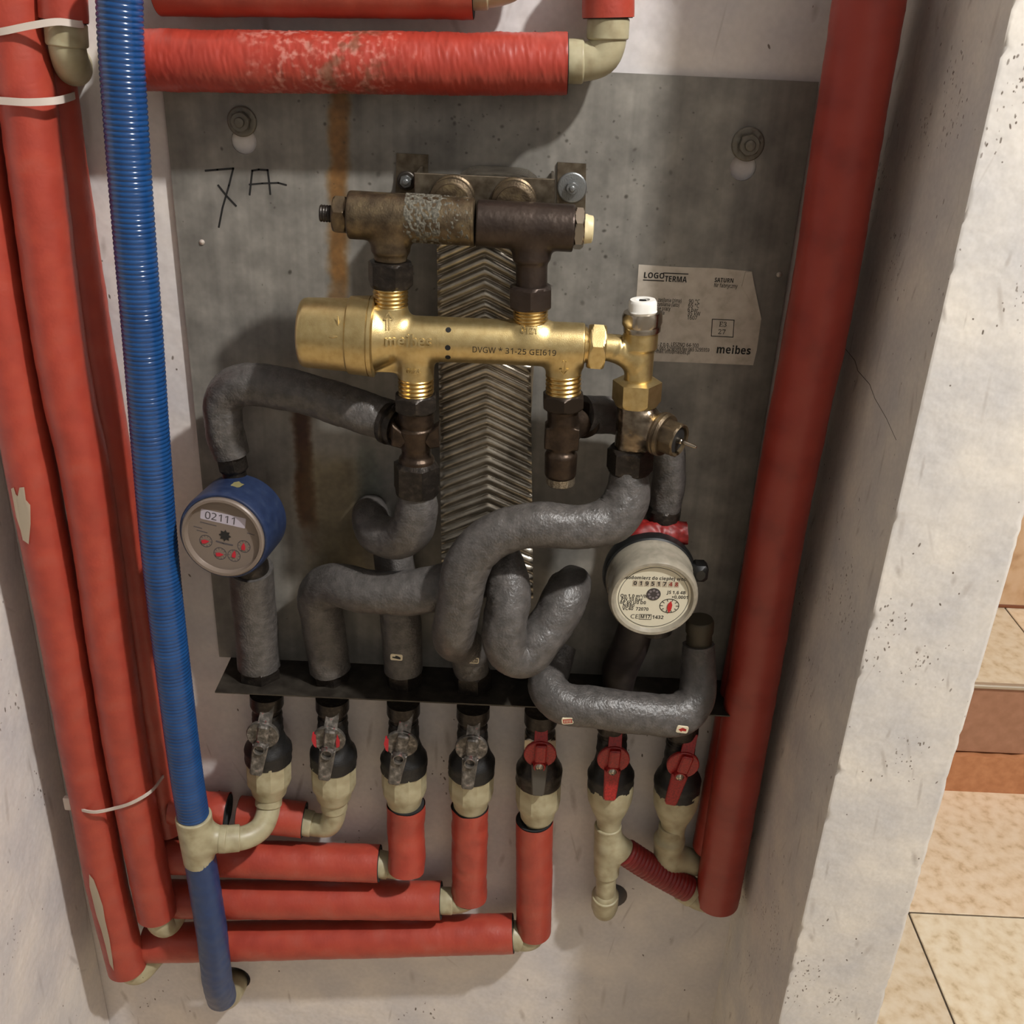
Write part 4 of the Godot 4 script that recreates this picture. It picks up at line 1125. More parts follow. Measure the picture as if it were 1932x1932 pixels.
	mb = MB.new(); lathe(mb, Vector3(0.0949, 1.0402, 0.0900), Vector3(0.0940, 1.0536, 0.0900), [[0.0, 0.0118], [0.35, 0.0122], [0.45, 0.0114], [0.85, 0.0112], [1.0, 0.0098], [1.0, 0.0055], [0.8, 0.005], [0.8, 0.0]], 0.0108, 4, 48, 0.85)
	var wc := part(mb, "vent_cap", stuff(Color(0.90, 0.89, 0.86), 0.3), sb, "white plastic vent cap")
	var k0 := Vector3(0.0942, 1.0515, 0.0900)
	mb = MB.new(); box(mb, k0 + Vector3(-0.0028, -0.002, -0.0035), k0 + Vector3(0.0028, 0.0016, 0.0035), 0.0005)
	part(mb, "cap_key", ink, wc)
	mb = MB.new(); lathe(mb, Vector3(0.0960, 0.9894, 0.0900), Vector3(0.0969, 0.9669, 0.0900), [[0.0, 0.0118], [0.0, 0.0135], [0.03, 0.0150], [0.1, 0.0205], [0.8, 0.0205], [0.97, 0.0172], [1.0, 0.0150]], 0.0172, 6, 40, 0.15)
	part(mb, "union_nut", gold, sb)
	# nickel angle valve below, its spindle facing right and forward
	mb = MB.new()
	var s0 := Vector3(0.0980, 0.9503, 0.0900)
	var sd := Vector3(0.78, -0.06, 0.62).normalized()
	cast(mb, [["rod", Vector3(0.0962, 0.9696, 0.0900), Vector3(0.0967, 0.9267, 0.0900), 0.0146, 0.0142, 0.0015], ["rod", s0, s0 + sd * 0.024, 0.0128, 0.0160, 0.001]], 0.012, 0.0012)
	var nv := thing("angle_valve", "shiny nickel angle valve body with a spindle pin pointing right", "valve", mb.low())
	part(mb, "valve_body", stuff(Color.WHITE, 0.26, 1.0, noisy(0.03, 4, 80, [[0.0, Color(0.40, 0.35, 0.29)], [1.0, Color(0.63, 0.58, 0.51)]]), 9.0, relief(0.06, 3, 81, 3.0, 256), 0.3), nv)
	mb = MB.new(); lathe(mb, s0 + sd * 0.022, s0 + sd * 0.030, [[0.0, 0.0150], [0.05, 0.0178], [0.3, 0.0182], [0.4, 0.0172], [0.6, 0.0172], [0.7, 0.0182], [1.0, 0.0170], [1.0, 0.011]])
	part(mb, "collar_ring", bronze, nv)
	mb = MB.new(); lathe(mb, s0 + sd * 0.029, s0 + sd * 0.043, [[0.0, 0.0135], [0.0, 0.0145], [0.9, 0.0142], [1.0, 0.0128], [0.94, 0.0112], [0.8, 0.0110], [0.8, 0.0]], 0.0136, 8)
	part(mb, "spindle_sleeve", bronze, nv)
	mb = MB.new(); rod(mb, s0 + sd * 0.036, s0 + sd * 0.0405, 0.0110)
	part(mb, "sleeve_face", ink, nv)
	mb = MB.new(); lathe(mb, s0 + sd * 0.038, s0 + sd * 0.058, [[0.0, 0.0030], [0.3, 0.0026], [0.35, 0.0018], [0.9, 0.0017], [1.0, 0.0009]], 0.0, 6, 16)
	part(mb, "spindle_pin", nickel, nv)
	mb = MB.new(); hexnut(mb, Vector3(0.0960, 0.9300, 0.0900), Vector3(0.0968, 0.9069, 0.0900), 0.0168, 0.2)
	part(mb, "union_nut", iron, nv, "blackened hexagon nut")
	mb = MB.new(); stroke(mb, [Vector2(-0.001, -0.006), Vector2(-0.0025, 0.002), Vector2(0, 0.006), Vector2(0.0025, 0.003), Vector2(0.001, -0.004)], 0.0009, 0.001, Transform3D(Basis(Vector3(0, 1, 0), 0.3) * Basis(Vector3(0, 0, 1), -0.2), Vector3(0.0981, 0.9543, 0.1040)))
	part(mb, "cast_mark", nickel, nv)
	# lower left branch: brown check valve
	var brown := stuff(Color.WHITE, 0.4, 0.75, noisy(0.014, 4, 84, [[0.0, Color(0.17, 0.135, 0.11)], [1.0, Color(0.29, 0.235, 0.185)]]), 9.0, relief(0.11, 3, 6, 3.0, 256), 0.2)
	mb = MB.new()
	var e0 := Vector3(-0.0825, 0.9589, 0.0900); var e1 := Vector3(-0.0820, 0.9032, 0.0900)
	cast(mb, [["rod", e0, e1, 0.0128, 0.0122, 0.001], ["rod", e0, Vector3(-0.0825, 0.9413, 0.0900), 0.0146, 0.0146, 0.002], ["rod", Vector3(-0.0829, 0.9385, 0.0900), Vector3(-0.0825, 0.9215, 0.0900), 0.0158, 0.0120, 0.001],
		["rod", Vector3(-0.0829, 0.9357, 0.0900), Vector3(-0.1033, 0.9331, 0.0750), 0.0115, 0.0140, 0.001], ["rod", Vector3(-0.0820, 0.9119, 0.0900), e1, 0.0150, 0.0150, 0.002]], 0.004, 0.0011)
	var cv := thing("check_valve", "dark bronze branch fitting below the left outlet of the brass valve", "valve", mb.low())
	part(mb, "fitting_body", brown, cv)
	for q in [[Vector2(-0.014, 0.0), 1.0], [Vector2(0.014, 0.001), -1.0]]:
		mb = MB.new()
		var o: Vector2 = q[0]; var c: Vector3 = Vector3(-0.0819, 0.9334, 0.0960) + Vector3(o.x, o.y, 0)
		var s: float = q[1]
		prism(mb, PackedVector2Array([Vector2(-0.005 * s, 0.011), Vector2(0.003 * s, 0.004), Vector2(0.007 * s, -0.004), Vector2(0.002 * s, -0.010), Vector2(-0.006 * s, -0.008)]), -0.008, 0.006, Transform3D(Basis(), c), 0.001)
		part(mb, "wrench_flat", brown, cv)
	mb = MB.new(); hexnut(mb, Vector3(-0.0829, 0.9680, 0.0900), Vector3(-0.0825, 0.9534, 0.0900), 0.0164, 0.42)
	part(mb, "union_nut", iron, cv)
	mb = MB.new(); lathe(mb, Vector3(-0.0820, 0.9100, 0.0900), Vector3(-0.0820, 0.8786, 0.0900), [[0.0, 0.0130], [0.05, 0.0150], [0.16, 0.0205], [0.88, 0.0205], [1.0, 0.0178]], 0.0174, 6, 40, 0.2)
	part(mb, "union_nut", iron, cv)
	# lower right branch
	mb = MB.new()
	var f0 := Vector3(0.0373, 0.9657, 0.0900); var f1 := Vector3(0.0392, 0.9006, 0.0900)
	cast(mb, [["rod", f0, f1, 0.0112, 0.0108, 0.001], ["rod", f0, Vector3(0.0384, 0.9483, 0.0900), 0.0124, 0.0120, 0.001], ["rod", Vector3(0.0387, 0.9228, 0.0900), f1, 0.0136, 0.0132, 0.003], ["rod", Vector3(0.0380, 0.9403, 0.0900), Vector3(0.0527, 0.9422, 0.0700), 0.010, 0.013, 0.001],
		["block", Transform3D(Basis(), Vector3(0.0382, 0.9370, 0.0900)), Vector3(0.0142, 0.0095, 0.0095), 0.001]], 0.004, 0.0011)
	var dv := thing("check_valve", "brown bronze capped fitting below the right outlet of the brass valve", "valve", mb.low())
	part(mb, "fitting_body", brown, dv)
	mb = MB.new(); lathe(mb, Vector3(0.0554, 0.9430, 0.0680), Vector3(0.0584, 0.9419, 0.0620), [[0.0, 0.012], [0.1, 0.0155], [0.9, 0.0155], [1.0, 0.012]])
	part(mb, "side_ring", brown, dv)
	mb = MB.new(); hexnut(mb, Vector3(0.0371, 0.9748, 0.0900), Vector3(0.0376, 0.9612, 0.0900), 0.0160, 0.5)
	part(mb, "union_nut", stuff(Color(0.20, 0.165, 0.135), 0.4, 0.7), dv)
	mb = MB.new(); lathe(mb, Vector3(0.0395, 0.9030, 0.0900), Vector3(0.0397, 0.8932, 0.0900), [[0.0, 0.0130], [0.15, 0.0124], [0.9, 0.0122], [1.0, 0.0112]], 0.0118, 12)
	part(mb, "end_plug", stuff(Color.WHITE, 0.42, 0.8, noisy(0.06, 3, 140, [[0.0, Color(0.30, 0.26, 0.20)], [0.5, Color(0.55, 0.50, 0.42)], [1.0, Color(0.74, 0.70, 0.62)]]), 18.0), dv, "scratched bare brass end plug")

func nut_on(t: Node3D, a: Vector3, b: Vector3, ap: float, spin := 0.2) -> void:
	var mb := MB.new(); hexnut(mb, a, b, ap, spin)
	part(mb, "union_nut", iron, t)

func foam_runs() -> void:
	# the pipes that rise through the shelf behind everything
	var t := foam_pipe("foam_covered_pipe", "straight grey foam covered pipe rising under the blue rimmed meter", [Vector3(-0.2417, 0.7727, 0.0450), Vector3(-0.2447, 0.7325, 0.0360), Vector3(-0.2450, 0.6944, 0.0330), Vector3(-0.2451, 0.6532, 0.0330)], 0.0205, 1, 0.0007)
	nut_on(t, Vector3(-0.2449, 0.6570, 0.0330), Vector3(-0.2455, 0.6390, 0.0330), 0.0185)
	t = foam_pipe("foam_covered_pipe", "grey foam covered pipe from the shelf up and right behind the big loop", [Vector3(-0.0147, 0.7987, 0.0750), Vector3(-0.0426, 0.7903, 0.0850), Vector3(-0.0853, 0.7776, 0.0850), Vector3(-0.1299, 0.7699, 0.0750), Vector3(-0.1627, 0.7632, 0.0550), Vector3(-0.1803, 0.7413, 0.0400), Vector3(-0.1782, 0.6981, 0.0330), Vector3(-0.1746, 0.6533, 0.0330)], 0.0205, 2)
	var mb: MB
	nut_on(t, Vector3(-0.1739, 0.6578, 0.0330), Vector3(-0.1731, 0.6367, 0.0330), 0.0155)
	t = foam_pipe("foam_covered_pipe", "grey foam pipe turning back in a U below the left branch nut, then down", [Vector3(-0.0820, 0.8805, 0.0900), Vector3(-0.0815, 0.8645, 0.0900), Vector3(-0.0859, 0.8444, 0.0880), Vector3(-0.1024, 0.8274, 0.0780), Vector3(-0.1194, 0.8246, 0.0640), Vector3(-0.1285, 0.8274, 0.0470), Vector3(-0.1316, 0.8239, 0.0260), Vector3(-0.1339, 0.8181, 0.0040)], [0.0155, 0.0182, 0.0188, 0.0188, 0.0182, 0.0172, 0.0165, 0.0160], 3)
	mb = MB.new()
	var n3 := noise(20.0, 3, 13)
	tube(mb, [Vector3(-0.1168, 0.8099, 0.0120), Vector3(-0.1122, 0.7898, 0.0220), Vector3(-0.1074, 0.7599, 0.0300), Vector3(-0.1028, 0.7083, 0.0330), Vector3(-0.1009, 0.6574, 0.0330)], [0.016, 0.0185, 0.0195, 0.0195, 0.0195], 40, 0.0025, func(l: float, f: float) -> float: return n3.get_noise_3d(cos(f) * 0.025, sin(f) * 0.025, l) * 0.0012)
	part(mb, "foam_cover", foam, t)
	nut_on(t, Vector3(-0.1009, 0.6619, 0.0330), Vector3(-0.1000, 0.6395, 0.0330), 0.0165)
	# the long loop from the nickel valve, sweeping left and down
	t = foam_pipe("foam_covered_pipe", "thick grey foam pipe looping from the nickel valve left and down", [Vector3(0.0963, 0.9107, 0.0920), Vector3(0.0967, 0.8881, 0.0960), Vector3(0.0860, 0.8700, 0.1040), Vector3(0.0580, 0.8636, 0.1100), Vector3(0.0201, 0.8636, 0.1120), Vector3(-0.0129, 0.8533, 0.1130), Vector3(-0.0346, 0.8272, 0.1140), Vector3(-0.0425, 0.7900, 0.1140), Vector3(-0.0460, 0.7561, 0.1080), Vector3(-0.0479, 0.7332, 0.0900), Vector3(-0.0443, 0.7136, 0.0660), Vector3(-0.0370, 0.6923, 0.0450), Vector3(-0.0327, 0.6633, 0.0360)], [0.0150, 0.0185, 0.0195, 0.0185, 0.019, 0.0195, 0.0195, 0.0195, 0.0195, 0.0192, 0.0185, 0.018, 0.0175], 4, 0.0014)
	nut_on(t, Vector3(-0.0322, 0.6620, 0.0340), Vector3(-0.0303, 0.6299, 0.0340), 0.0170)
	t = foam_pipe("foam_covered_pipe", "short thick grey foam pipe bent in a narrow U at the centre of the cabinet", [Vector3(-0.0157, 0.8123, 0.0600), Vector3(-0.0063, 0.8117, 0.0850), Vector3(0.0008, 0.7864, 0.1040), Vector3(-0.0017, 0.7584, 0.1120), Vector3(0.0020, 0.7373, 0.1120), Vector3(0.0174, 0.7307, 0.1060), Vector3(0.0356, 0.7495, 0.0950), Vector3(0.0516, 0.7748, 0.0800), Vector3(0.0582, 0.7751, 0.0550), Vector3(0.0521, 0.7568, 0.0300)], [0.017, 0.0185, 0.0198, 0.0205, 0.0205, 0.0205, 0.0205, 0.0200, 0.018, 0.0165], 5, 0.0016, 2)
	# lower loop to the right
	t = foam_pipe("foam_covered_pipe", "grey foam pipe along the shelf front, bending up to a capped end at right", [Vector3(0.0559, 0.6944, 0.0340), Vector3(0.0484, 0.6776, 0.0500), Vector3(0.0402, 0.6726, 0.0700), Vector3(0.0566, 0.6642, 0.0850), Vector3(0.0909, 0.6616, 0.0880), Vector3(0.1315, 0.6577, 0.0880), Vector3(0.1672, 0.6562, 0.0850), Vector3(0.1834, 0.6683, 0.0750), Vector3(0.1852, 0.6936, 0.0620), Vector3(0.1831, 0.7178, 0.0560)], [0.0145, 0.0165, 0.0185, 0.0200, 0.0202, 0.0202, 0.0200, 0.019, 0.0165, 0.0155], 6)
	mb = MB.new(); lathe(mb, Vector3(0.1839, 0.7112, 0.0560), Vector3(0.1812, 0.7455, 0.0560), [[0.0, 0.0120], [0.4, 0.0122], [0.42, 0.0118], [0.6, 0.0118], [0.62, 0.0132], [0.93, 0.0132], [1.0, 0.0118], [1.0, 0.0]])
	part(mb, "end_cap", stuff(Color(0.24, 0.215, 0.165), 0.5, 0.3), t, "dull olive brass end cap")
	# right: behind the nickel valve down to the red meter
	t = foam_pipe("foam_covered_pipe", "grey foam pipe behind the nickel valve, bending down to the red meter", [Vector3(0.0563, 0.9456, 0.0620), Vector3(0.0800, 0.9418, 0.0500), Vector3(0.1061, 0.9353, 0.0450), Vector3(0.1295, 0.9197, 0.0450), Vector3(0.1374, 0.8897, 0.0450), Vector3(0.1373, 0.8504, 0.0450)], [0.0165, 0.0165, 0.0165, 0.0160, 0.0150, 0.0145], 7)
	mb = MB.new(); lathe(mb, Vector3(0.1368, 0.8552, 0.0450), Vector3(0.1370, 0.8359, 0.0450), [[0.0, 0.0142], [0.1, 0.0156], [0.9, 0.0150], [1.0, 0.013]], 0.0150, 8)
	part(mb, "union_nut", iron, t)
	# left: from the check valve over to the blue meter
	t = foam_pipe("foam_covered_pipe", "long grey foam pipe arching from the left branch over to the blue meter", [Vector3(-0.1057, 0.9348, 0.0700), Vector3(-0.1277, 0.9404, 0.0660), Vector3(-0.1645, 0.9487, 0.0600), Vector3(-0.2057, 0.9554, 0.0550), Vector3(-0.2359, 0.9538, 0.0520), Vector3(-0.2526, 0.9394, 0.0500), Vector3(-0.2539, 0.9124, 0.0500), Vector3(-0.2497, 0.8885, 0.0500)], [0.0175, 0.0178, 0.018, 0.0182, 0.0178, 0.0165, 0.0172, 0.0165], 8, 0.0013)
	nut_on(t, Vector3(-0.2508, 0.8925, 0.0500), Vector3(-0.2485, 0.8743, 0.0500), 0.0125)
	mb = MB.new(); lathe(mb, Vector3(-0.1091, 0.9346, 0.0710), Vector3(-0.0976, 0.9336, 0.0780), [[0.0, 0.0165], [0.08, 0.0185], [0.4, 0.0185], [0.5, 0.0165], [0.7, 0.0165], [0.75, 0.0178], [1.0, 0.0172]])
	part(mb, "end_ring", iron, t)
	# dark pipe below the red meter
	mb = MB.new()
	tube(mb, [Vector3(0.1244, 0.7404, 0.0500), Vector3(0.1204, 0.7071, 0.0450), Vector3(0.1137, 0.6729, 0.0380), Vector3(0.1143, 0.6459, 0.0340)], [0.0165, 0.0175, 0.0180, 0.0150], 32, 0.003)
	solo(mb, "dark_pipe", stuff(Color.WHITE, 0.5, 0.1, noisy(0.02, 3, 90, [[0.0, Color(0.10, 0.08, 0.075)], [1.0, Color(0.20, 0.16, 0.15)]]), 8.0), "dark brown pipe slanting down to the shelf below the red meter", "pipe")
	# pictogram stickers
	var dark := stuff(Color(0.09, 0.085, 0.08), 0.6); var red := stuff(Color(0.62, 0.10, 0.09), 0.6)
	sticker("pipe_sticker", "tiny sticker with a black tap symbol on the pipe left of the loops", Vector3(-0.1052, 0.6843, 0.0525), Vector3(0, 0.02, 1), Vector3(0.03, 1, 0), 0.0118, 0.0070, "tap", dark)
	sticker("pipe_sticker", "tiny sticker with a black radiator symbol on the pipe under the long loop", Vector3(-0.0303, 0.6926, 0.0640), Vector3(0, 0.02, 1), Vector3(0.02, 1, 0), 0.0108, 0.0066, "radiator", dark)
	sticker("pipe_sticker", "tiny sticker with a red radiator symbol on the low front pipe", Vector3(0.0608, 0.6584, 0.1058), Vector3(0, -0.16, 0.987), Vector3(-0.18, 1, 0.6), 0.0108, 0.0078, "radiator", red)
	sticker("pipe_sticker", "tiny sticker with a red arrow at the right end of the low front pipe", Vector3(0.1684, 0.6546, 0.1058), Vector3(0.03, -0.05, 0.998), Vector3(0.14, 1, 0.7), 0.0112, 0.0076, "arrow", red)

func meters() -> void:
	# cold water meter, blue ring
	var c := Vector3(-0.2486, 0.8322, 0.1000)
	var bl := stuff(Color.WHITE, 0.4, 0, noisy(0.02, 4, 95, [[0.0, Color(0.10, 0.14, 0.24)], [0.6, Color(0.135, 0.185, 0.30)], [1.0, Color(0.21, 0.25, 0.33)]]), 10.0)
	var r := 0.0375
	var axis := Vector3(-0.10, 0.06, 1).normalized()
	var t := thing("water_meter", "round water meter with a blue ring, left beside the blue hose", "water meter", c - axis * 0.05)
	var mb := MB.new()
	lathe(mb, c - axis * 0.052, c, [[0.0, 0.030], [0.0, 0.0385], [0.06, 0.0405], [0.85, 0.0405], [0.93, 0.0400], [0.97, 0.0388], [0.97, 0.0372], [0.8, 0.0365]], 0.0, 6, 72)
	part(mb, "ring", bl, t, "blue plastic ring")
	mb = MB.new()
	lathe(mb, c - axis * 0.01, c + axis * 0.002, [[0.0, 0.03], [0.0, 0.0368], [0.9, 0.0368], [1.0, 0.0356], [1.0, 0.0335], [0.7, 0.0328], [0.6, 0.0322]], 0.0, 6, 72)
	part(mb, "bezel", stuff(Color(0.45, 0.40, 0.36), 0.4, 0.1), t, "brown translucent rim")
	var x := Vector3.UP.cross(axis).normalized().rotated(axis, -0.14); var bs := Basis(x, axis.cross(x), axis)
	var dial := Transform3D(bs, c - axis * 0.003)
	mb = MB.new(); prism(mb, disc_poly(Vector2.ZERO, 0.0326, 56), -0.003, 0.0, dial)
	var face := part(mb, "dial", stuff(Color.WHITE, 0.5, 0, noisy(0.015, 3, 97, [[0.0, Color(0.84, 0.81, 0.87)], [1.0, Color(0.91, 0.88, 0.93)]]), 12.0), t, "pale dial")
	var grey := stuff(Color(0.27, 0.25, 0.26), 0.6); var red := stuff(Color(0.66, 0.10, 0.17), 0.5)
	mb = MB.new()
	prism(mb, round_rect(Vector2(-0.002, 0.0165), 0.040, 0.0095, 0.001), 0.0, 0.0003, dial)
	part(mb, "counter_window", stuff(Color(0.66, 0.63, 0.67), 0.5), face)
	mb = MB.new()
	letters(mb, "02111", 0.0068, dial * Transform3D(Basis(), Vector3(-0.004, 0.0165, 0.0004)), 1, 0.0002, 0.0, false, "Droid Sans", 1.1)
	for q in [[-0.0215, 0.0085, 0.014], [-0.027, 0.003, 0.007], [-0.024, 0.0, 0.009], [0.0205, 0.008, 0.006]]:
		stroke(mb, [Vector2(q[0], q[1]), Vector2(q[0] + q[2], q[1] - 0.0004)], 0.0008, 0.0003, dial)
	for q in [[-0.0155, -0.0085], [-0.002, -0.0175], [0.0105, -0.0165], [0.0185, -0.0055]]:
		var ring := []
		for i in 25: ring.append(Vector2(q[0], q[1]) + Vector2.from_angle(TAU * i / 24.0) * 0.0056)
		stroke(mb, ring, 0.0006, 0.0003, dial)
		for i in 10: stroke(mb, [Vector2(q[0], q[1]) + Vector2.from_angle(TAU * i / 10.0) * 0.0040, Vector2(q[0], q[1]) + Vector2.from_angle(TAU * i / 10.0) * 0.0053], 0.0004, 0.0003, dial)
	stroke(mb, [Vector2(-0.006, -0.0065), Vector2(0.0, -0.0070), Vector2(0.008, -0.0068)], 0.0016, 0.0003, dial)
	part(mb, "printed_text", grey, face, "grey print and four small scales")
	mb = MB.new()
	var star := PackedVector2Array()
	for i in 16: star.append(Vector2.from_angle(TAU * i / 16.0) * (0.0055 if i % 2 == 0 else 0.0036) + Vector2(0.001, 0.0008))
	prism(mb, star, 0.0, 0.0006, dial); part(mb, "flow_star", ink, face)
	for q in [[-0.0165, -0.0092, 0.3], [-0.0028, -0.0185, 0.2], [0.0105, -0.0155, 1.5], [0.0182, -0.0062, 1.6]]:
		mb = MB.new()
		prism(mb, PackedVector2Array([Vector2(0.0042, 0), Vector2(0.0008, 0.0017), Vector2(-0.0026, 0.0015), Vector2(-0.0026, -0.0015), Vector2(0.0008, -0.0017)]), 0.0004, 0.0009, dial * Transform3D(Basis(Vector3(0, 0, 1), q[2]), Vector3(q[0], q[1], 0)))
		part(mb, "pointer", red, face)
	mb = MB.new(); lathe(mb, Vector3(-0.2492, 0.8773, 0.0500), Vector3(-0.2416, 0.7601, 0.0450), [[0.0, 0.0105], [0.12, 0.0110], [0.14, 0.0145], [0.25, 0.0150], [0.35, 0.022], [0.7, 0.022], [0.8, 0.0150], [0.86, 0.0172], [0.98, 0.0172], [1.0, 0.014]])
	part(mb, "housing", iron, t)
	mb = MB.new(); prism(mb, PackedVector2Array([Vector2(-0.0052, -0.001), Vector2(-0.003, 0.003), Vector2(0.001, 0.0045), Vector2(0.0035, 0.002), Vector2(0.0062, 0.0012), Vector2(0.003, -0.0028), Vector2(-0.002, -0.004)]), 0.0, 0.0003, Transform3D(Basis(Vector3(1, 0, 0), -1.25), c + Vector3(0.009, 0.0393, -0.024)))
	part(mb, "paint_spot", stuff(Color(0.45, 0.42, 0.27), 0.7), t, "yellowish paint spot")

	# hot water meter, clear housing with a red tag
	c = Vector3(0.1267, 0.7967, 0.1080)
	axis = Vector3(0.01, -0.04, 1).normalized()
	t = thing("water_meter", "round water meter with a pale dial and red plastic behind, right side", "water meter", c - axis * 0.05)
	var clear := stuff(Color.WHITE, 0.25, 0, noisy(0.02, 3, 99, [[0.0, Color(0.50, 0.475, 0.42)], [1.0, Color(0.60, 0.57, 0.51)]]), 10.0)
	mb = MB.new()
	lathe(mb, c - axis * 0.036, c + axis * 0.003, [[0.0, 0.030], [0.0, 0.0385], [0.1, 0.0395], [0.25, 0.0395], [0.3, 0.0385], [0.62, 0.0385], [0.72, 0.0392], [0.86, 0.0392], [0.95, 0.0384], [1.0, 0.0370], [1.0, 0.0345], [0.93, 0.0330], [0.9, 0.0322]], 0.0, 6, 72)
	part(mb, "housing", clear, t, "yellowed glossy plastic housing")
	mb = MB.new()
	lathe(mb, c - axis * 0.05, c - axis * 0.032, [[0.0, 0.034], [0.1, 0.0405], [0.5, 0.0420], [0.9, 0.0408], [1.0, 0.0385]], 0.0, 6, 60)
	part(mb, "lock_ring", stuff(Color(0.07, 0.075, 0.075), 0.4), t, "black locking ring")
	mb = MB.new()
	var bump := noise(120.0, 3, 5)
	tube(mb, [Vector3(0.1031, 0.8202, 0.0580), Vector3(0.1164, 0.8317, 0.0580), Vector3(0.1343, 0.8322, 0.0550), Vector3(0.1585, 0.8345, 0.0550)], [0.009, 0.0125, 0.0125, 0.0105], 28, 0.002, func(l: float, f: float) -> float: return bump.get_noise_3d(cos(f) * 0.012, sin(f) * 0.012, l) * 0.002)
	part(mb, "red_collar", stuff(Color.WHITE, 0.5, 0, noisy(0.03, 4, 101, [[0.0, Color(0.34, 0.05, 0.045)], [1.0, Color(0.56, 0.10, 0.085)]]), 12.0), t, "crumpled red plastic collar")
	mb = MB.new(); rod(mb, Vector3(0.1370, 0.8397, 0.0450), Vector3(0.1409, 0.7265, 0.0500), 0.0165)
	part(mb, "pipe_body", iron, t)
	mb = MB.new(); box(mb, c + Vector3(0.036, 0.004, -0.040), c + Vector3(0.050, 0.020, -0.022), 0.003)
	part(mb, "hinge", stuff(Color(0.06, 0.06, 0.06), 0.4), t)
	x = Vector3.UP.cross(axis).normalized().rotated(axis, 0.01); bs = Basis(x, axis.cross(x), axis)
	dial = Transform3D(bs.scaled_local(Vector3(0.95, 0.95, 1)), c - axis * 0.0005)
	mb = MB.new(); prism(mb, disc_poly(Vector2.ZERO, 0.0344, 64), -0.003, 0.0, dial)
	face = part(mb, "dial", stuff(Color(0.80, 0.775, 0.69), 0.4), t, "cream dial")
	mb = MB.new()
	var edge := []
	for i in 65: edge.append(Vector2.from_angle(TAU * i / 64.0) * 0.0322)
	stroke(mb, edge, 0.0004, 0.0002, dial)
	letters(mb, "wodomierz do ciepłej wody", 0.0014, dial * Transform3D(Basis(), Vector3(0.001, 0.0208, 0)), 1, 0.0002, 0.0, true, "Droid Sans", 0.95)
	for q in [["Qn 1,0 m³/h", -0.0305, 0.001, 0.0016], ["PN 10 bar", -0.0295, -0.0026, 0.0016], ["ΔP 60 U0 D0", -0.0305, -0.006, 0.0016], ["NR80", -0.0275, -0.0095, 0.0016], ["VC40  72070", -0.0275, -0.0130, 0.0016], ["JS 1,6 4B", 0.0120, 0.0062, 0.0018], ["×0,0001", 0.0165, 0.0012, 0.0017]]:
		letters(mb, q[0], q[3], dial * Transform3D(Basis(), Vector3(q[1], q[2], 0)), 0, 0.0002, 0.0, true, "Droid Sans", 0.9)
	letters(mb, "CE", 0.0046, dial * Transform3D(Basis(), Vector3(-0.0195, -0.0215, 0)), 0, 0.0002, 0.0, false, "Droid Sans", 1.1)
	letters(mb, "M17", 0.0037, dial * Transform3D(Basis(), Vector3(-0.0055, -0.0215, 0)), 1, 0.0002, 0.0, true, "Droid Sans", 0.9)
	letters(mb, "1432", 0.0037, dial * Transform3D(Basis(), Vector3(0.0008, -0.0215, 0)), 0, 0.0002, 0.0, true, "Droid Sans", 0.95)
	var fr := [Vector2(-0.0110, -0.0188), Vector2(0.0, -0.0188), Vector2(0.0, -0.0242), Vector2(-0.0110, -0.0242), Vector2(-0.0110, -0.0188)]
	stroke(mb, fr, 0.0004, 0.0002, dial)
	var ring2 := []
	for i in 33: ring2.append(Vector2(0.0155, -0.0085) + Vector2.from_angle(TAU * i / 32.0) * Vector2(0.0088, 0.0075))
	stroke(mb, ring2, 0.0006, 0.0002, dial)
	for i in 10: stroke(mb, [Vector2(0.0155, -0.0085) + Vector2.from_angle(TAU * i / 10.0) * Vector2(0.0062, 0.0053), Vector2(0.0155, -0.0085) + Vector2.from_angle(TAU * i / 10.0) * Vector2(0.0082, 0.007)], 0.0006, 0.0002, dial)
	part(mb, "printed_text", ink, face, "black print")
	mb = MB.new()
	for i in 8: prism(mb, round_rect(Vector2(-0.0182 + i * 0.0054, 0.0150), 0.0045, 0.0062, 0.0004), 0.0, 0.0002, dial)
	part(mb, "counter_window", stuff(Color(0.66, 0.61, 0.53), 0.5), face)
	mb = MB.new()
	for i in 6: letters(mb, "019517"[i], 0.0042, dial * Transform3D(Basis(), Vector3(-0.0182 + i * 0.0054, 0.0150, 0.0002)), 1, 0.0002, 0.0, true)
	part(mb, "counter_digits", ink, face)
	mb = MB.new()
	for i in 2: letters(mb, "48"[i], 0.0042, dial * Transform3D(Basis(), Vector3(-0.0182 + (i + 6) * 0.0054, 0.0150, 0.0002)), 1, 0.0002, 0.0, true)
	part(mb, "counter_digits", stuff(Color(0.50, 0.10, 0.07), 0.6), face, "two red digits")
	mb = MB.new(); prism(mb, disc_poly(Vector2(-0.0003, 0.0036), 0.0066, 28), 0.0, 0.0003, dial)
	part(mb, "flow_wheel", stuff(Color(0.20, 0.18, 0.19), 0.35), face)
	mb = MB.new()
	for i in 8: prism(mb, disc_poly(Vector2(-0.0003, 0.0036) + Vector2.from_angle(TAU * i / 8.0) * 0.0042, 0.0012, 10), 0.0003, 0.0005, dial)
	part(mb, "wheel_dots", stuff(Color(0.45, 0.42, 0.43), 0.35), face)
	mb = MB.new()
	prism(mb, PackedVector2Array([Vector2(0.0165, -0.0028), Vector2(0.0180, -0.0070), Vector2(0.0176, -0.0115), Vector2(0.0157, -0.0160), Vector2(0.0135, -0.0110), Vector2(0.0140, -0.0062)]), 0.0003, 0.0009, dial)
	part(mb, "pointer", stuff(Color(0.70, 0.08, 0.11), 0.4), face)

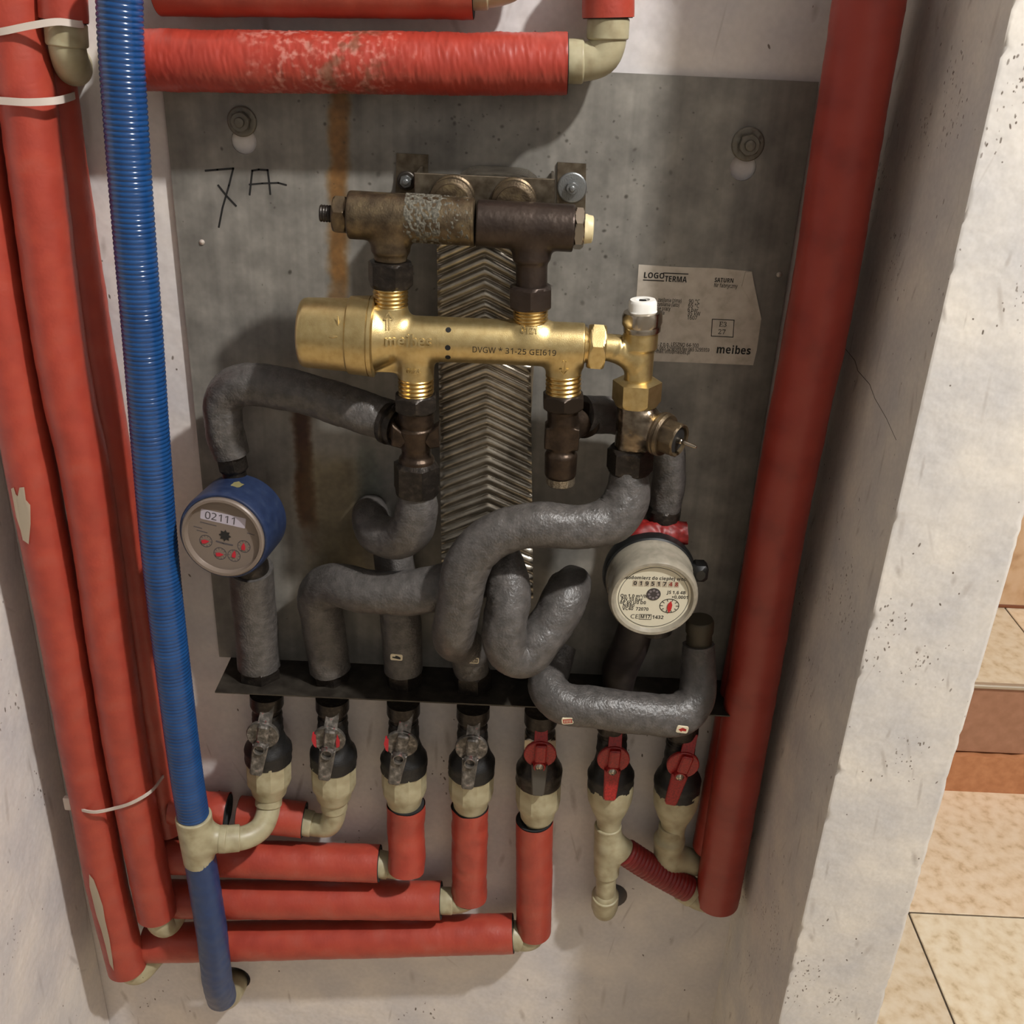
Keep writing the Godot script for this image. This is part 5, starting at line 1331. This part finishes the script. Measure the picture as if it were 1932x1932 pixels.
# the level pipe's film, wrapped once along its length: chalky scuffs and dirt where it was rubbed
func scuffed_film() -> StandardMaterial3D:
	var w := 256; var h := 640
	var n1 := noise(0.02, 5, 130).get_image(w, h).get_data()
	var n2 := noise(0.07, 4, 131).get_image(w, h).get_data()
	var out := PackedByteArray(); out.resize(w * h * 3)
	for j in h:
		var v := (j + 0.5) / h
		for i in w:
			var a := n1[j * w + i] / 255.0; var b := n2[j * w + i] / 255.0
			var c := Color(0.63, 0.22, 0.165).lerp(Color(0.55, 0.185, 0.14), a)
			var zone := smoothstep(0.27, 0.38, v + (a - 0.5) * 0.16) * (1.0 - smoothstep(0.55, 0.66, v + (a - 0.5) * 0.2))
			c = c.lerp(Color(0.72, 0.50, 0.46), zone * smoothstep(0.42, 0.72, b * 0.6 + a * 0.4) * 0.8)
			var dirt := smoothstep(0.42, 0.5, v + (a - 0.5) * 0.1) * (1.0 - smoothstep(0.52, 0.60, v + (b - 0.5) * 0.1))
			c = c.lerp(Color(0.42, 0.27, 0.19), dirt * smoothstep(0.45, 0.7, a) * 0.7)
			out[(j * w + i) * 3] = int(c.r * 255); out[(j * w + i) * 3 + 1] = int(c.g * 255); out[(j * w + i) * 3 + 2] = int(c.b * 255)
	var m := stuff(Color.WHITE, 0.4)
	m.albedo_texture = ImageTexture.create_from_image(Image.create_from_data(w, h, false, Image.FORMAT_RGB8, out))
	m.uv1_scale = Vector3(1.0, TAU * 0.0220 / 0.345, 1.0)
	return m

func red_runs(blue: StandardMaterial3D) -> void:
	var shaded_film := stuff(Color.WHITE, 0.45, 0, noisy(0.012, 4, 133, [[0.0, Color(0.47, 0.145, 0.11)], [0.5, Color(0.55, 0.18, 0.135)], [1.0, Color(0.57, 0.21, 0.165)]]), 4.0)  # the red film again, darkened: shade beside the right wall put into its colour
	var g := "red insulated pipes"
	red_pipe("insulated_pipe", "leftmost red insulated riser with chipped white paint spots", g, [Vector3(-0.4242, 1.2613, 0.0550), Vector3(-0.4275, 1.1342, 0.0550), Vector3(-0.4285, 1.0045, 0.0550), Vector3(-0.4277, 0.8466, 0.0550), Vector3(-0.4260, 0.7170, 0.0550), Vector3(-0.4272, 0.5444, 0.0550), Vector3(-0.4264, 0.4954, 0.0550), Vector3(-0.4267, 0.3754, 0.0550), Vector3(-0.4200, 0.2401, 0.0550)], 0.0215, 101)
	red_pipe("insulated_pipe", "second red insulated riser from the left, strapped beside the leftmost", g, [Vector3(-0.3746, 1.2698, 0.0600), Vector3(-0.3792, 1.2253, 0.0600), Vector3(-0.3783, 1.1749, 0.0600), Vector3(-0.3827, 1.0081, 0.0600), Vector3(-0.3816, 0.9328, 0.0600), Vector3(-0.3780, 0.8848, 0.0600), Vector3(-0.3774, 0.7893, 0.0600), Vector3(-0.3790, 0.6953, 0.0600), Vector3(-0.3793, 0.5300, 0.0600), Vector3(-0.3736, 0.3346, 0.0600)], 0.0212, 102)
	red_pipe("insulated_pipe", "red insulated riser in shade behind the blue hose", g, [Vector3(-0.3707, 1.2645, 0.0260), Vector3(-0.3752, 1.1668, 0.0260), Vector3(-0.3733, 0.9806, 0.0260), Vector3(-0.3709, 0.9023, 0.0260), Vector3(-0.3673, 0.6581, 0.0260), Vector3(-0.3628, 0.4285, 0.0260)], 0.0205, 103)
	red_pipe("insulated_pipe", "short red insulated stub hanging at the top left corner above a plastic bend", g, [Vector3(-0.3376, 1.2746, 0.0600), Vector3(-0.3404, 1.2511, 0.0600), Vector3(-0.3423, 1.2310, 0.0600)], 0.0172, 104)
	red_pipe("insulated_pipe", "red insulated pipe along the very top edge, above the other level pipe", g, [Vector3(-0.2810, 1.2576, 0.0300), Vector3(-0.2012, 1.2606, 0.0300), Vector3(-0.1224, 1.2631, 0.0300), Vector3(-0.0467, 1.2656, 0.0300)], 0.0220, 105)
	red_pipe("insulated_pipe", "level red insulated pipe with a whitish scuffed patch, above the zinc sheet", g, [Vector3(-0.3114, 1.2049, 0.0360), Vector3(-0.2435, 1.2067, 0.0360), Vector3(-0.1426, 1.2103, 0.0360), Vector3(-0.0422, 1.2135, 0.0360), Vector3(0.0258, 1.2168, 0.0360)], 0.0220, 106, 0.0005, 3, 0.0006, scuffed_film())
	red_pipe("insulated_pipe", "short red insulated pipe rising out of frame above the top right plastic bend", g, [Vector3(0.0541, 1.2493, 0.0330), Vector3(0.0527, 1.2714, 0.0330), Vector3(0.0508, 1.2986, 0.0330)], 0.0193, 107)
	red_pipe("insulated_pipe", "tall red insulated pipe leaning along the right wall", g, [Vector3(0.2266, 1.3022, 0.0970), Vector3(0.2269, 1.2675, 0.0950), Vector3(0.2309, 1.1576, 0.0880), Vector3(0.2353, 1.0429, 0.0800), Vector3(0.2345, 0.9594, 0.0740), Vector3(0.2355, 0.8474, 0.0660), Vector3(0.2396, 0.7353, 0.0580), Vector3(0.2444, 0.5737, 0.0460), Vector3(0.2487, 0.3688, 0.0360)], 0.0245, 108, 0.0003, 3, 0.0, shaded_film)
	red_pipe("insulated_pipe", "shorter red insulated pipe hidden behind the tall right one, end showing low", g, [Vector3(0.2410, 1.3054, 0.0500), Vector3(0.2409, 1.1969, 0.0450), Vector3(0.2408, 0.8849, 0.0340), Vector3(0.2389, 0.6537, 0.0260), Vector3(0.2368, 0.4322, 0.0220)], 0.0205, 109, 0.0003, 3, 0.0, shaded_film)
	red_pipe("insulated_pipe", "highest and shortest of the level red pipes at lower left, torn cover", g, [Vector3(-0.3527, 0.4629, 0.0300), Vector3(-0.3156, 0.4600, 0.0300), Vector3(-0.2928, 0.4584, 0.0300)], 0.0195, 110, 0.0016)
	red_pipe("insulated_pipe", "short red insulated piece between two plastic bends under the second valve", g, [Vector3(-0.2816, 0.4524, 0.0260), Vector3(-0.2423, 0.4502, 0.0260), Vector3(-0.2112, 0.4476, 0.0260)], 0.0195, 111)
	red_pipe("insulated_pipe", "second level red pipe from the top at lower left, ending under the third valve", g, [Vector3(-0.3727, 0.3963, 0.0350), Vector3(-0.3023, 0.3960, 0.0350), Vector3(-0.2200, 0.3964, 0.0350), Vector3(-0.1283, 0.3982, 0.0350)], 0.0205, 112)
	red_pipe("insulated_pipe", "third level red pipe from the top at lower left, ending under the fourth valve", g, [Vector3(-0.3692, 0.3292, 0.0350), Vector3(-0.3014, 0.3327, 0.0350), Vector3(-0.1748, 0.3399, 0.0350), Vector3(-0.0596, 0.3465, 0.0350)], 0.0213, 113)
	red_pipe("insulated_pipe", "lowest level red pipe at lower left, ending under the fifth valve", g, [Vector3(-0.4022, 0.2570, 0.0350), Vector3(-0.3068, 0.2658, 0.0350), Vector3(-0.1399, 0.2827, 0.0350), Vector3(0.0238, 0.3002, 0.0350)], 0.0222, 114)
	red_pipe("insulated_pipe", "upright red insulated pipe under the third valve, short with rounded foot", g, [Vector3(-0.0988, 0.4848, 0.0340), Vector3(-0.0987, 0.4464, 0.0360), Vector3(-0.0969, 0.4203, 0.0420), Vector3(-0.0977, 0.4025, 0.0460)], 0.0202, 115, 0.0008)
	red_pipe("insulated_pipe", "upright red insulated pipe with a cut slit, under the fourth valve", g, [Vector3(-0.0302, 0.4835, 0.0320), Vector3(-0.0293, 0.4239, 0.0320), Vector3(-0.0282, 0.3526, 0.0320)], 0.0198, 116, 0.0008)
	red_pipe("insulated_pipe", "longest upright red insulated pipe, under the fifth valve", g, [Vector3(0.0394, 0.4691, 0.0320), Vector3(0.0431, 0.3972, 0.0320), Vector3(0.0474, 0.3026, 0.0320)], 0.0202, 117)

	# paint chips on the two risers at left: flakes that cling to the round
	var flake := stuff(Color(0.84, 0.79, 0.70), 0.7)
	var chip := func(pts: Array, axis_a: Vector3, axis_b: Vector3, r: float) -> MB:
		var q := MB.new()
		var d := (axis_b - axis_a).normalized()
		var flat := PackedVector2Array()
		for p in pts: flat.append(Vector2(p.x, p.y))
		var idx := Geometry2D.triangulate_polygon(flat)
		var on := []
		for p in flat:   # seat each corner on the pipe's skin, on the side that faces the room
			var w := Vector3(p.x, p.y, axis_a.z)
			var off := (w - axis_a) - d * (w - axis_a).dot(d)
			var s := minf(off.length(), r * 0.97)
			on.append(w - off + off.normalized() * s + Vector3(0, 0, 1) * sqrt(r * r - s * s) + Vector3(0, 0, 0.0009))
		for f in idx.size() / 3: q.tri(on[idx[f * 3]], on[idx[f * 3 + 1]], on[idx[f * 3 + 2]]); q.tri(on[idx[f * 3]], on[idx[f * 3 + 2]], on[idx[f * 3 + 1]])
		return q
	var riser: Node3D = get_node("insulated_pipe")
	var f1: MB = chip.call([Vector3(-0.4391, 0.8569, 0.0740), Vector3(-0.4355, 0.8591, 0.0740), Vector3(-0.4347, 0.8530, 0.0740), Vector3(-0.4331, 0.8510, 0.0740), Vector3(-0.4298, 0.8599, 0.0740), Vector3(-0.4255, 0.8606, 0.0740), Vector3(-0.4261, 0.8483, 0.0740), Vector3(-0.4232, 0.8433, 0.0740), Vector3(-0.4258, 0.8248, 0.0740), Vector3(-0.4311, 0.8038, 0.0740), Vector3(-0.4341, 0.8057, 0.0740), Vector3(-0.4368, 0.8067, 0.0740), Vector3(-0.4371, 0.8163, 0.0740), Vector3(-0.4396, 0.8294, 0.0740), Vector3(-0.4393, 0.8424, 0.0740)], Vector3(-0.4277, 0.8466, 0.0550), Vector3(-0.4260, 0.7170, 0.0550), 0.0216)
	part(f1, "paint_flake", flake, riser, "chipped white paint patch", 80.0)
	f1 = chip.call([Vector3(-0.4324, 0.4058, 0.0700), Vector3(-0.4283, 0.3984, 0.0700), Vector3(-0.4260, 0.3816, 0.0700), Vector3(-0.4237, 0.3597, 0.0700), Vector3(-0.4240, 0.3398, 0.0700), Vector3(-0.4230, 0.3114, 0.0700), Vector3(-0.4237, 0.2781, 0.0700), Vector3(-0.4249, 0.2593, 0.0700), Vector3(-0.4285, 0.2693, 0.0700), Vector3(-0.4294, 0.2986, 0.0700), Vector3(-0.4309, 0.3232, 0.0700), Vector3(-0.4335, 0.3432, 0.0700), Vector3(-0.4343, 0.3670, 0.0700), Vector3(-0.4351, 0.3864, 0.0700)], Vector3(-0.4267, 0.3754, 0.0550), Vector3(-0.4200, 0.2401, 0.0550), 0.0216)
	part(f1, "paint_flake", flake, riser, "chipped white paint streak", 80.0)

	# plastic bends
	elbow("pale plastic bend turning into the wall at the top left corner", [Vector3(-0.3415, 1.2290, 0.0600), Vector3(-0.3426, 1.2134, 0.0600), Vector3(-0.3448, 1.2023, 0.0520), Vector3(-0.3500, 1.1977, 0.0350), Vector3(-0.3635, 1.1994, 0.0000)], 0.0150, 1.0, 1)
	elbow("pale plastic bend at the very top edge, right end of the topmost pipe", [Vector3(-0.0486, 1.2655, 0.0300), Vector3(-0.0322, 1.2665, 0.0300), Vector3(-0.0187, 1.2720, 0.0300), Vector3(-0.0165, 1.2841, 0.0300)], 0.0160, 0.8)
	elbow("big pale plastic bend joining the scuffed level pipe to the short riser, top right", [Vector3(0.0265, 1.2182, 0.0350), Vector3(0.0397, 1.2188, 0.0350), Vector3(0.0510, 1.2229, 0.0350), Vector3(0.0550, 1.2326, 0.0350), Vector3(0.0545, 1.2483, 0.0350)], 0.0158, 0.9)
	elbow("pale plastic bend at the foot of the leftmost riser", [Vector3(-0.4185, 0.2523, 0.0550), Vector3(-0.4179, 0.2314, 0.0520), Vector3(-0.4117, 0.2228, 0.0460), Vector3(-0.3964, 0.2373, 0.0350)], 0.0165, 0.6, 1)
	elbow("pale plastic bend at the foot of the second riser", [Vector3(-0.3721, 0.3427, 0.0600), Vector3(-0.3724, 0.3194, 0.0580), Vector3(-0.3679, 0.3075, 0.0500), Vector3(-0.3598, 0.3177, 0.0360)], 0.0165, 0.6, 1)
	elbow("long pale plastic bend from the first valve to the blue pipe tee", [Vector3(-0.2446, 0.4950, 0.0340), Vector3(-0.2452, 0.4744, 0.0420), Vector3(-0.2487, 0.4677, 0.0620), Vector3(-0.2620, 0.4670, 0.0760), Vector3(-0.2845, 0.4684, 0.0820)], 0.0140, 0.8)
	elbow("pale plastic bend under the second valve, turning left into red insulation", [Vector3(-0.1758, 0.4919, 0.0340), Vector3(-0.1760, 0.4683, 0.0340), Vector3(-0.1834, 0.4481, 0.0320), Vector3(-0.1982, 0.4434, 0.0280), Vector3(-0.2157, 0.4460, 0.0270)], 0.0142, 0.8)
	elbow("pale plastic bend under the third valve, half hidden by red insulation", [Vector3(-0.1307, 0.3980, 0.0350), Vector3(-0.1143, 0.3951, 0.0350), Vector3(-0.1037, 0.3958, 0.0350), Vector3(-0.0989, 0.4148, 0.0350)], 0.0150, 0.8)
	elbow("pale plastic bend under the fourth valve", [Vector3(-0.0621, 0.3452, 0.0340), Vector3(-0.0417, 0.3457, 0.0340), Vector3(-0.0311, 0.3513, 0.0340), Vector3(-0.0279, 0.3709, 0.0340)], 0.0150, 0.8)
	elbow("pale plastic bend under the fifth valve at the lowest pipe", [Vector3(0.0202, 0.2971, 0.0340), Vector3(0.0375, 0.2923, 0.0340), Vector3(0.0458, 0.2979, 0.0340), Vector3(0.0468, 0.3266, 0.0340)], 0.0165, 0.8)
	elbow("pale plastic bend at the foot of the tall right pipe", [Vector3(0.2102, 0.3802, 0.0300), Vector3(0.2287, 0.3694, 0.0340), Vector3(0.2421, 0.3713, 0.0380), Vector3(0.2455, 0.3949, 0.0420)], 0.0165, 0.7, 1)

	# blue corrugated hose, tee, smooth lower hose
	var hose: Array = [Vector3(-0.2890, 1.2658, 0.0850), Vector3(-0.2934, 1.2190, 0.0850), Vector3(-0.2966, 1.1621, 0.0850), Vector3(-0.3000, 1.0853, 0.0850), Vector3(-0.3028, 1.0057, 0.0850), Vector3(-0.3069, 0.9125, 0.0850), Vector3(-0.3109, 0.7934, 0.0850), Vector3(-0.3118, 0.6598, 0.0850), Vector3(-0.3114, 0.5553, 0.0850), Vector3(-0.3098, 0.4997, 0.0850)]
	var mb := MB.new()
	tube(mb, hose, 0.0150, 28, 0.00063, func(l: float, f: float) -> float: return 0.0011 * pow(absf(cos(PI * l / 0.00385)), 0.55), 1)
	var t := thing("blue_hose", "blue corrugated hose running down the left, in front of the red pipes", "hose", mb.low())
	part(mb, "corrugated_sleeve", blue, t)
	mb = MB.new()
	cast(mb, [["rod", Vector3(-0.3095, 0.5025, 0.0850), Vector3(-0.3095, 0.4385, 0.0830), 0.0182, 0.0162, 0.0015], ["rod", Vector3(-0.3102, 0.4695, 0.0840), Vector3(-0.2808, 0.4703, 0.0830), 0.0150, 0.0130, 0.0015]], 0.012, 0.0012)
	t = thing("pipe_tee", "pale plastic tee between the ribbed blue hose and the smooth blue sleeve", "pipe fitting", mb.low())
	part(mb, "tee_body", ppr, t)
	mb = MB.new(); rod(mb, Vector3(-0.2863, 0.4700, 0.0830), Vector3(-0.2789, 0.4695, 0.0820), 0.0143)
	part(mb, "socket", ppr, t)
	mb = MB.new()
	var n := noise(60.0, 2, 8)
	tube(mb, [Vector3(-0.3088, 0.4460, 0.0830), Vector3(-0.3084, 0.4106, 0.0820), Vector3(-0.3078, 0.3262, 0.0780), Vector3(-0.3128, 0.2378, 0.0660), Vector3(-0.3162, 0.1911, 0.0500)], [0.0160, 0.0164, 0.0166, 0.0168, 0.0172], 32, 0.003, func(l: float, f: float) -> float: return n.get_noise_3d(cos(f) * 0.016, sin(f) * 0.016, l) * 0.0006, 0)
	t = thing("blue_sleeve", "smooth blue pipe sleeve below the plastic tee, torn at its lower end", "pipe", mb.low())
	var smooth_blue := stuff(Color.WHITE, 0.4, 0, noisy(0.02, 4, 110, [[0.0, Color(0.06, 0.17, 0.33)], [1.0, Color(0.085, 0.225, 0.41)]]), 7.0)
	part(mb, "sleeve", smooth_blue, t)
	mb = MB.new()
	tube(mb, [Vector3(-0.3140, 0.2209, 0.0580), Vector3(-0.3158, 0.1861, 0.0460), Vector3(-0.3147, 0.1681, 0.0300), Vector3(-0.3161, 0.1515, -0.0000), Vector3(-0.3322, 0.0952, -0.0500)], 0.0145, 28, 0.003, null, 2)
	part(mb, "inner_bend", ppr, t, "pale plastic bend showing at the torn end")

	# cable ties
	var cg := "nylon cable ties round the left risers"
	tie("upper pale cable tie round the risers in the top left corner", [Vector3(-0.4096, 1.2186, 0.0700), Vector3(-0.3798, 1.2221, 0.0830), Vector3(-0.3563, 1.2272, 0.0830), Vector3(-0.3387, 1.2303, 0.0790), Vector3(-0.3274, 1.2290, 0.0700), Vector3(-0.3313, 1.2300, 0.0500)], 0.0024, cg)
	tie("second pale cable tie from the top round the left risers", [Vector3(-0.4154, 1.1751, 0.0750), Vector3(-0.3880, 1.1761, 0.0830), Vector3(-0.3669, 1.1761, 0.0850), Vector3(-0.3495, 1.1774, 0.0780), Vector3(-0.3492, 1.1781, 0.0500), Vector3(-0.3549, 1.1776, 0.0300)], 0.0026, cg)
	t = tie("thin pale cable tie low round the two left risers", [Vector3(-0.4474, 0.4882, 0.0580), Vector3(-0.4315, 0.4931, 0.0735), Vector3(-0.4129, 0.4966, 0.0808), Vector3(-0.3944, 0.5008, 0.0795), Vector3(-0.3702, 0.5151, 0.0845), Vector3(-0.3534, 0.5238, 0.0775), Vector3(-0.3524, 0.5167, 0.0500), Vector3(-0.3555, 0.5053, 0.0200)], 0.0016, cg)
	mb = MB.new(); box(mb, Vector3(-0.4529, 0.4807, 0.0580), Vector3(-0.4403, 0.4968, 0.0640), 0.001)
	part(mb, "tie_head", tie_mat, t)

func lower_row() -> void:
	var s := [["first valve from the left under the shelf, paint-splashed grey lever", Vector3(-0.2398, 0.6199, 0.0330), Vector3(-0.2447, 0.4935, 0.0340), "peeled", -0.18],
		["second valve from the left under the shelf, grey lever with a pink chip", Vector3(-0.1732, 0.6184, 0.0330), Vector3(-0.1758, 0.4904, 0.0340), "peeled", -0.12],
		["third valve from the left under the shelf, grey lever above red insulation", Vector3(-0.1011, 0.6173, 0.0330), Vector3(-0.1005, 0.4876, 0.0340), "peeled", -0.16],
		["fourth valve from the left under the shelf, dull lever above the slit insulation", Vector3(-0.0301, 0.6161, 0.0330), Vector3(-0.0296, 0.4875, 0.0340), "peeled", -0.06],
		["fifth valve from the left, red handle with a dark grey lever and chrome neck", Vector3(0.0389, 0.6147, 0.0330), Vector3(0.0424, 0.4771, 0.0340), "chrome", 0.0],
		["sixth valve from the left with a clean all red lever and a screw", Vector3(0.1124, 0.6123, 0.0330), Vector3(0.1194, 0.4758, 0.0340), "bulb", -0.02],
		["rightmost valve under the shelf, red lever leaning beside the tall red pipe", Vector3(0.1834, 0.6097, 0.0330), Vector3(0.1902, 0.4690, 0.0300), "bulb", -0.2]]
	var left_flake := [Vector2(-0.0152, 0.006), Vector2(-0.0156, -0.001), Vector2(-0.0128, -0.0075), Vector2(-0.0105, -0.009), Vector2(-0.0112, -0.002), Vector2(-0.0122, 0.005)]
	var right_flake := [Vector2(0.0068, 0.009), Vector2(0.0098, 0.002), Vector2(0.0100, -0.004), Vector2(0.0075, -0.006), Vector2(0.0064, 0.0)]
	var flakes := [[], [left_flake, right_flake], [left_flake], [], [], [], []]
	for i in s.size(): shut_off(s[i][0], s[i][1], s[i][2], s[i][3], s[i][4], flakes[i])
	# plastic tee under the sixth valve, pipe bending into the wall
	var mb := MB.new()
	cast(mb, [["rod", Vector3(0.1189, 0.4684, 0.0340), Vector3(0.1230, 0.3979, 0.0340), 0.0148, 0.0140, 0.0015], ["rod", Vector3(0.1203, 0.4443, 0.0340), Vector3(0.1437, 0.4289, 0.0340), 0.0148, 0.0138, 0.0015]], 0.010, 0.0012)
	var t := thing("pipe_tee", "pale plastic tee under the sixth valve, branching right into red corrugated sleeve", "pipe fitting", mb.low())
	part(mb, "tee_body", ppr, t)
	mb = MB.new()
	tube(mb, [Vector3(0.1218, 0.4120, 0.0340), Vector3(0.1240, 0.3789, 0.0340), Vector3(0.1255, 0.3542, 0.0320)], 0.0112, 28, 0.003, null, 1)
	part(mb, "pipe", ppr, t)
	elbow("pale plastic bend entering the wall hole at the bottom, under the sixth valve", [Vector3(0.1246, 0.3650, 0.0330), Vector3(0.1262, 0.3363, 0.0260), Vector3(0.1319, 0.3154, 0.0000), Vector3(0.1405, 0.2732, -0.0500)], 0.0152, 0.8, 1)
	mb = MB.new()
	cast(mb, [["rod", Vector3(0.1879, 0.4688, 0.0300), Vector3(0.1890, 0.4432, 0.0300), 0.0138, 0.0138, 0.001], ["rod", Vector3(0.1870, 0.4507, 0.0300), Vector3(0.1906, 0.4004, 0.0260), 0.0160, 0.0150, 0.002], ["rod", Vector3(0.1906, 0.4224, 0.0260), Vector3(0.2270, 0.4026, 0.0180), 0.0145, 0.0140, 0.002]], 0.008, 0.0013)
	t = thing("pipe_tee", "pale plastic fitting in shade under the rightmost valve", "pipe fitting", mb.low())
	part(mb, "tee_body", ppr, t)
	mb = MB.new()
	tube(mb, [Vector3(0.1408, 0.4330, 0.0360), Vector3(0.1689, 0.4123, 0.0360), Vector3(0.1922, 0.3972, 0.0360), Vector3(0.2156, 0.3828, 0.0360)], 0.0136, 30, 0.0006, func(l: float, f: float) -> float: return 0.0016 * pow(absf(sin(PI * l / 0.0050)), 0.5), 1)
	solo(mb, "corrugated_sleeve", stuff(Color.WHITE, 0.45, 0, noisy(0.02, 3, 120, [[0.0, Color(0.40, 0.07, 0.07)], [1.0, Color(0.52, 0.12, 0.115)]]), 8.0), "short dark red corrugated sleeve slanting to the tall right pipe", "pipe")
